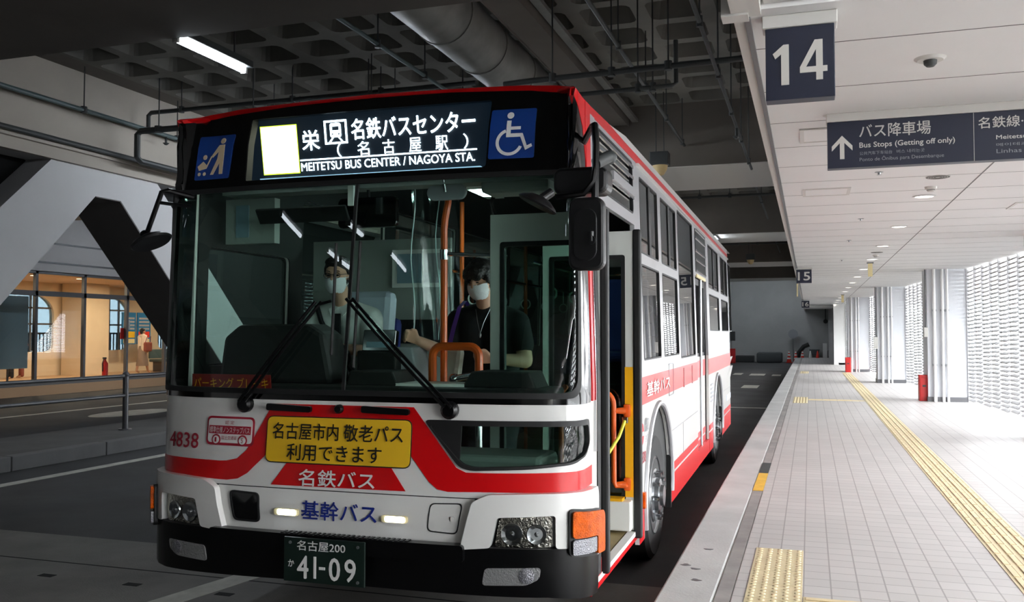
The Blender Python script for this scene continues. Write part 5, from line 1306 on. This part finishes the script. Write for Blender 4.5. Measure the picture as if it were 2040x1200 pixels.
def shell(H, rad, c, keep, name, m, parent, th=.006, sub=4):
    """piece of a shaped shell around the head (mask, hair)"""
    bm = bmesh.new(); bmesh.ops.create_icosphere(bm, subdivisions=sub, radius=1)
    for v in bm.verts: v.co = Vector((v.co.x * rad[0] + c[0], v.co.y * rad[1] + c[1], v.co.z * rad[2] + c[2]))
    bmesh.ops.delete(bm, geom=[f for f in bm.faces if not keep(f.calc_center_median())], context='FACES')
    bmesh.ops.delete(bm, geom=[v for v in bm.verts if not v.link_faces], context='VERTS')
    bmesh.ops.solidify(bm, geom=bm.faces[:], thickness=th)
    bmesh.ops.transform(bm, matrix=H, verts=bm.verts)
    b = B(); b.m.free(); b.m = bm; return b.out(name, m, parent, True, ang=60)
def face_bits(H, parent, closed=False):
    for sx in (-1, 1):
        b = B(); b.ball(H @ Vector((sx * .031, -.082, .002)), (.012, .006, .0045 if closed else .0065), 2, H.to_3x3()); b.out('eye', 'eye', parent, True)
        b = B(); b.tube([H @ Vector((sx * x, -.090 + .012 * (x - .016) / .03, .026 + .004 * sin((x - .016) * 100))) for x in (.016, .026, .036, .046)], .0028, 6); b.out('eyebrow', 'hair', parent, True)
def mask_on(H, parent):
    mk = shell(H, (.071, .088, .085), (0, -.020, -.048), lambda p: p.y < -.030 and -.112 < p.z < -.012, 'face_mask', 'mask', parent, .004)
    for sx in (-1, 1):
        for z in (-.02, -.085):
            b = B(); b.tube([H @ Vector(p) for p in ((sx * .060, -.045, z), (sx * .080, -.01, z * .6), (sx * .083, .012, -.01))], .0018, 5); b.out('ear_loop', 'mask', mk)
    return mk
def hand(wr, dr, side, grip=.5, up=(0, 0, 1)):
    """palm and five bent fingers as joint chains; dr: direction wrist to knuckles, side: towards the thumb"""
    wr, dr, side = Vector(wr), Vector(dr).normalized(), Vector(side).normalized(); nr = dr.cross(side).normalized(); C = []
    if nr.z > 0: nr = -nr
    k0 = wr + dr * .085
    for i, (off, ln) in enumerate(((.030, .070), (.010, .078), (-.011, .072), (-.030, .058))):
        b0 = k0 + side * off; a1, a2, a3 = grip * R(48), grip * R(115), grip * R(165)
        p1 = b0 + (dr * cos(a1) + nr * sin(a1)) * ln * .45; p2 = p1 + (dr * cos(a2) + nr * sin(a2)) * ln * .33; p3 = p2 + (dr * cos(a3) + nr * sin(a3)) * ln * .24
        C.append([(*(wr + side * off * .55 + dr * .02), .014), (*b0, .0115), (*p1, .0098), (*p2, .0090), (*p3, .0078)])
    t0 = wr + dr * .03 + side * .025; t1 = t0 + (side * .8 + dr * .6).normalized() * .035; t2 = t1 + (dr * .9 + nr * .5).normalized() * .03
    C.append([(*t0, .014), (*t1, .0115), (*t2, .0092)])
    return C
def figure(name, base, label, cat='person'):
    o = bpy.data.objects.new(name, None); COL.objects.link(o); o.empty_display_size = .2
    c, s = cos(R(.65)), sin(R(.65)); x, y, z = base
    o.location = (-2.325 + x * c - y * s, 4.19 + x * s + y * c, z); o.rotation_euler = (0, 0, R(.65))
    return tag(o, label, cat)
def shift(ch, b): return [[(p[0] - b[0], p[1] - b[1], p[2] - b[2], p[3]) for p in c] for c in ch]
# passenger paying at the fare box
bs = (.43, 1.08, .33); PA = figure('person', bs, 'person in black T-shirt and white face mask paying beside the orange handrail')
Hh = head_mat((.425 - bs[0], .985 - bs[1], 1.955 - bs[2]), -14, 20)
armR = [(.245, 1.09, 1.715, .058), (.205, .98, 1.50, .045), (.10, .81, 1.575, .030)]
armL = [(.635, 1.09, 1.70, .058), (.705, 1.02, 1.455, .045), (.555, .87, 1.47, .030)]
torso = [[(.35, 1.10, 1.66, .105), (.36, 1.10, 1.45, .118), (.37, 1.10, 1.25, .112), (.36, 1.10, 1.06, .12)], [(.53, 1.10, 1.66, .105), (.51, 1.10, 1.45, .118), (.50, 1.10, 1.25, .112), (.51, 1.10, 1.06, .12)], [(.25, 1.09, 1.70, .06), (.44, 1.10, 1.74, .08), (.63, 1.09, 1.69, .06)]]
legs = [[(.355, 1.10, 1.03, .10), (.345, 1.09, .74, .072), (.34, 1.10, .43, .046), (.34, 1.09, .375, .042), (.335, .96, .36, .034)], [(.515, 1.10, 1.03, .10), (.525, 1.08, .74, .072), (.53, 1.09, .43, .046), (.53, 1.08, .375, .042), (.535, .95, .36, .034)]]
neck = [[(.435, 1.08, 1.76, .058), (.428, 1.02, 1.88, .052)]]
hands = hand((.10, .81, 1.575), (-.55, -.6, .38), (.4, -.2, .8), .75) + hand((.555, .87, 1.47), (-.85, -.5, .12), (-.1, -.3, .9), .6)
grow(shift([armR, armL] + torso + legs + neck + hands, bs), head_balls(Hh), .0062, 'body', 'skin', PA)
ts = [[(p[0], p[1], p[2], p[3] + .014) for p in c] for c in torso]
sl = [[(.245, 1.09, 1.705, .074), (.215, 1.01, 1.57, .066)], [(.635, 1.09, 1.69, .074), (.685, 1.045, 1.55, .066)]]
grow(shift(ts + sl, bs), [], .010, 't_shirt', 'shirt_black', PA, 4)
grow(shift([[(p[0], p[1], p[2], p[3] + .014) for p in c[:3]] for c in legs] + [[(.36, 1.10, 1.04, .13), (.51, 1.10, 1.04, .13)]], bs), [], .012, 'trousers', 'trouser', PA, 4)
for lx in (.338, .532):
    b = B(); b.ball((lx - bs[0], 1.01 - bs[1], .375 - bs[2]), (.052, .135, .045), 3); b.out('shoe', 'rubber', PA, True)
hr_ = grow([], [(Hh @ Vector(c), r, Hh.to_3x3()) for c, r in (((0, .022, .045), (.094, .106, .088)), ((0, -.045, .058), (.080, .060, .050)), ((-.03, -.078, .042), (.040, .024, .036)), ((.03, -.078, .042), (.040, .024, .036)), ((-.078, -.012, .02), (.018, .04, .055)), ((.078, -.012, .02), (.018, .04, .055)), ((0, .07, -.02), (.072, .05, .07)))], .006, 'hair', 'hair', PA, 3)
face_bits(Hh, PA, True); mask_on(Hh, PA)
b = B(); b.tube([Vector(p) - Vector(bs) for p in ((.395, .99, 1.77), (.42, .955, 1.69), (.44, .945, 1.62), (.46, .955, 1.69), (.485, 1.0, 1.77))], .0011, 5); b.ball(Vector((.44, .945, 1.61)) - Vector(bs), (.007, .005, .016)); b.out('necklace', 'steel', PA, True)
# tote bag on the shoulder
TB = figure('tote_bag', (.24, .96, .33), 'grey cloth tote bag hanging by a purple strap from the passenger shoulder', 'bag')
def L_(p, q=(.24, .96, .33)): return Vector(p) - Vector(q)
b = B(); b.box(L_((.255, .94, 1.36)), (.12, .08, .36), Matrix.Rotation(R(8), 3, 'Y'), .03); b.out('bag', 'tote', TB)
for k in (-.006, .007):
    b = B()
    pts = [(.245 + k, .93, 1.53), (.250 + k, .945, 1.58), (.262 + k, .965, 1.66), (.285 + k * .8, 1.005, 1.785), (.290 + k * .8, 1.09, 1.825), (.285 + k * .8, 1.18, 1.78), (.262 + k, 1.16, 1.66), (.245 + k, .965, 1.53)]
    bm = bmesh.new(); v0 = [bm.verts.new(L_((p[0] - .008, p[1] - .004, p[2]))) for p in pts]; v1 = [bm.verts.new(L_((p[0] + .008, p[1] - .004, p[2]))) for p in pts]
    for i in range(len(pts) - 1): bm.faces.new((v0[i], v0[i + 1], v1[i + 1], v1[i]))
    bmesh.ops.solidify(bm, geom=bm.faces[:], thickness=.003); b.m.free(); b.m = bm; b.out('strap', 'strap_purple', TB)
# driver
bs = (-.57, 1.10, .70); DR = figure('person', bs, 'seated bus driver in white shirt, glasses and white face mask behind the wheel')
Hh = head_mat((-.57 - bs[0], 1.02 - bs[1], 2.0 - bs[2]), 8, 6)
aR = [(-.765, 1.12, 1.735, .058), (-.84, 1.0, 1.50, .046), (-.755, .76, 1.53, .030)]; aL = [(-.375, 1.12, 1.73, .058), (-.31, 1.0, 1.50, .046), (-.40, .78, 1.53, .030)]
to = [[(-.66, 1.15, 1.67, .105), (-.66, 1.17, 1.42, .12), (-.66, 1.18, 1.22, .12)], [(-.48, 1.15, 1.67, .105), (-.48, 1.17, 1.42, .12), (-.48, 1.18, 1.22, .12)], [(-.765, 1.12, 1.72, .06), (-.57, 1.13, 1.76, .08), (-.375, 1.12, 1.72, .06)]]
lg_ = [[(-.66, 1.16, 1.20, .098), (-.68, .76, 1.16, .075), (-.68, .72, .80, .046), (-.68, .64, .745, .036)], [(-.48, 1.16, 1.20, .098), (-.46, .76, 1.16, .075), (-.46, .72, .80, .046), (-.46, .64, .745, .036)]]
ne = [[(-.57, 1.11, 1.78, .058), (-.57, 1.05, 1.92, .052)]]
ha = hand((-.755, .76, 1.53), (.35, -.6, .35), (.5, .1, .8), .8) + hand((-.40, .78, 1.53), (-.35, -.6, .35), (-.5, .1, .8), .8)
grow(shift([aR, aL] + to + lg_ + ne + ha, bs), head_balls(Hh), .0062, 'body', 'skin', DR)
grow(shift([[(p[0], p[1], p[2], p[3] + .016) for p in c] for c in to] + [[(-.765, 1.12, 1.72, .078), (-.82, 1.03, 1.56, .068)], [(-.375, 1.12, 1.72, .078), (-.325, 1.03, 1.56, .068)]], bs), [], .010, 'shirt', 'shirt_white', DR, 4)
grow(shift([[(p[0], p[1], p[2], p[3] + .014) for p in c[:3]] for c in lg_] + [[(-.66, 1.17, 1.19, .13), (-.48, 1.17, 1.19, .13)]], bs), [], .012, 'trousers', 'trouser', DR, 4)
for lx in (-.68, -.46):
    b = B(); b.ball((lx - bs[0], .66 - bs[1], .752 - bs[2]), (.05, .13, .048), 3); b.out('shoe', 'rubber', DR, True)
grow([], [(Hh @ Vector(c), r, Hh.to_3x3()) for c, r in (((0, .028, .055), (.088, .098, .076)), ((0, -.03, .085), (.07, .06, .038)), ((0, .07, -.01), (.07, .05, .06)), ((-.076, .012, .03), (.014, .035, .04)), ((.076, .012, .03), (.014, .035, .04)))], .006, 'hair', 'hair', DR, 3)
face_bits(Hh, DR); mask_on(Hh, DR)
b = B()
for sx in (-1, 1):
    b.tube([Hh @ Vector((sx * .032 + .023 * cos(2 * pi * k / 16), -.101, .002 + .017 * sin(2 * pi * k / 16))) for k in range(17)], .002, 5)
    b.tube([Hh @ Vector(p) for p in ((sx * .055, -.10, .006), (sx * .078, -.05, .008), (sx * .082, .01, .004))], .002, 5)
b.tube([Hh @ Vector(p) for p in ((-.009, -.101, .006), (0, -.104, .008), (.009, -.101, .006))], .002, 5); b.out('glasses', 'eye', DR, True)
b = B(); b.prism([(-.02, 1.75), (.02, 1.75), (.030, 1.45), (0, 1.40), (-.030, 1.45)], lambda u, v, t: Vector((u - .57 - bs[0], t - bs[1] - (1.75 - v) * .03, v - bs[2])), 1.02, 1.032); b.out('necktie', 'tie', DR)
b = B(); b.tube([Vector(p) - Vector(bs) for p in ((-.74, 1.06, 1.80), (-.68, 1.01, 1.70), (-.58, 1.005, 1.54), (-.46, 1.02, 1.38), (-.38, 1.08, 1.26))], .018, 6); b.out('seat_belt', 'tie', DR, True)
for k in (-1, 1):
    b = B(); b.prism([(0, 1.80), (k * .075, 1.785), (k * .045, 1.735)], lambda u, v, t: Vector((u - .57 - bs[0], t - bs[1] + (1.80 - v) * -.4, v - bs[2])), 1.045, 1.053); b.out('collar', 'shirt_white', DR)
# people far away in the corridor
def far_person(base, rz, label, top, skirt, trousers, stride=.18, bag=None):
    o = empty('person', base, label, 'person', rz=rz); H = head_mat((0, -.02, 1.53), 0, 5)
    C = [[(-.10, 0, 1.28, .09), (-.09, 0, 1.05, .095), (-.08, 0, .88, .10)], [(.10, 0, 1.28, .09), (.09, 0, 1.05, .095), (.08, 0, .88, .10)], [(-.17, 0, 1.33, .05), (0, 0, 1.37, .07), (.17, 0, 1.33, .05)], [(0, 0, 1.36, .05), (0, -.01, 1.47, .045)],
         [(-.18, 0, 1.32, .05), (-.21, .08, 1.08, .04), (-.20, -.06, .90, .028)], [(.18, 0, 1.32, .05), (.21, -.06, 1.08, .04), (.20, -.22, 1.0, .028)],
         [(-.08, 0, .85, .085), (-.08, -stride * .6, .46, .06), (-.08, -stride, .10, .04), (-.08, -stride - .10, .035, .03)], [(.08, 0, .85, .085), (.08, stride * .5, .46, .06), (.08, stride, .10, .04), (.08, stride - .10, .04, .03)]]
    C += hand((-.20, -.06, .90), (0, -.3, -1), (1, 0, 0), .4) + hand((.20, -.22, 1.0), (0, -1, -.2), (-1, 0, 0), .5)
    grow(C, head_balls(H, .95), .011, 'body', 'skin_far', o)
    grow([[(p[0], p[1], p[2], p[3] + .018) for p in c] for c in C[:3]] + [[(p[0], p[1], p[2], p[3] + .016) for p in c[:2]] for c in C[4:6]], [], .016, 'top', top, o, 3)
    if skirt: B().lathe([(.12, 1.0), (.15, .85), (.22, .28), (.215, .27), (.1, .6)], (0, 0, 0), (0, 0, 1), 24).out('skirt', skirt, o, True)
    if trousers: grow([[(p[0], p[1], p[2], p[3] + .018) for p in c[:3]] for c in C[6:8]], [], .016, 'trousers', trousers, o, 3)
    grow([], [(H @ Vector(c), r, H.to_3x3()) for c, r in (((0, .03, .05), (.085, .095, .075)), ((0, .08, -.02), (.07, .05, .09)))], .01, 'hair', 'hair', o, 2)
    for sx in (-1, 1):
        b = B(); b.ball(H @ Vector((sx * .03, -.08, 0)), .007); b.out('eye', 'eye', o)
    return o
far_person((-23.24, 27.26, FZ), R(170), 'person in cream top and long taupe skirt walking in the corridor', 'cream_cloth', 'taupe_cloth', None)
o = empty('shoulder_bag', (-22.95, 27.2, FZ + .85), 'brown shoulder bag carried by the walking person', 'bag', rz=R(170)); b = B(); b.box((0, 0, .12), (.14, .3, .34), None, .04); b.out('pouch', 'brown_cloth', o)
b = B(); b.tube([(0, -.1, .28), (-.05, -.08, .5), (-.1, .1, .52), (0, .12, .28)], .012, 6); b.out('strap', 'brown_cloth', o, True)
far_person((-23.87, 22.12, FZ), R(-60), 'person in dark trousers hidden to the knees behind the grey blue board', 'tie', None, 'trouser', .05)
far_person((-24.36, 22.97, FZ), R(-60), 'person in brown behind the grey blue board carrying a bag', 'brown_cloth', None, 'brown_cloth', .05)

# repeats of a kind carry one group phrase
GR = {'downlight': 'round downlights in the platform ceiling', 'fire_sprinkler': 'sprinkler heads in the platform ceiling', 'smoke_detector': 'smoke detectors on the platform ceiling', 'ceiling_speaker': 'speaker grilles in the platform ceiling',
      'ceiling_hatch': 'access hatches in the platform ceiling', 'traffic_cone': 'traffic cones at the far wall', 'corridor_downlight': 'downlights in the corridor ceiling', 'platform_sign': 'numbered stop signs', 'hanging_sign': 'small yellow hanging signs',
      'tactile_paving': 'dotted tactile pads', 'tactile_path': 'ribbed tactile paths', 'extinguisher_cabinet': 'red fire cabinets', 'sprinkler_pipe': 'pipes under the waffle ceiling', 'flood_lamp': 'hanging lamps with yellowish bulbs', 'poster': 'blue corridor banners', 'electric_box': 'boxes on the wall columns', 'paint_patch': 'patches on the stone strip'}
for o in bpy.data.objects:
    k = o.name.split('.')[0]
    if o.parent is None and k in GR and not o.get('group'): o['group'] = GR[k]
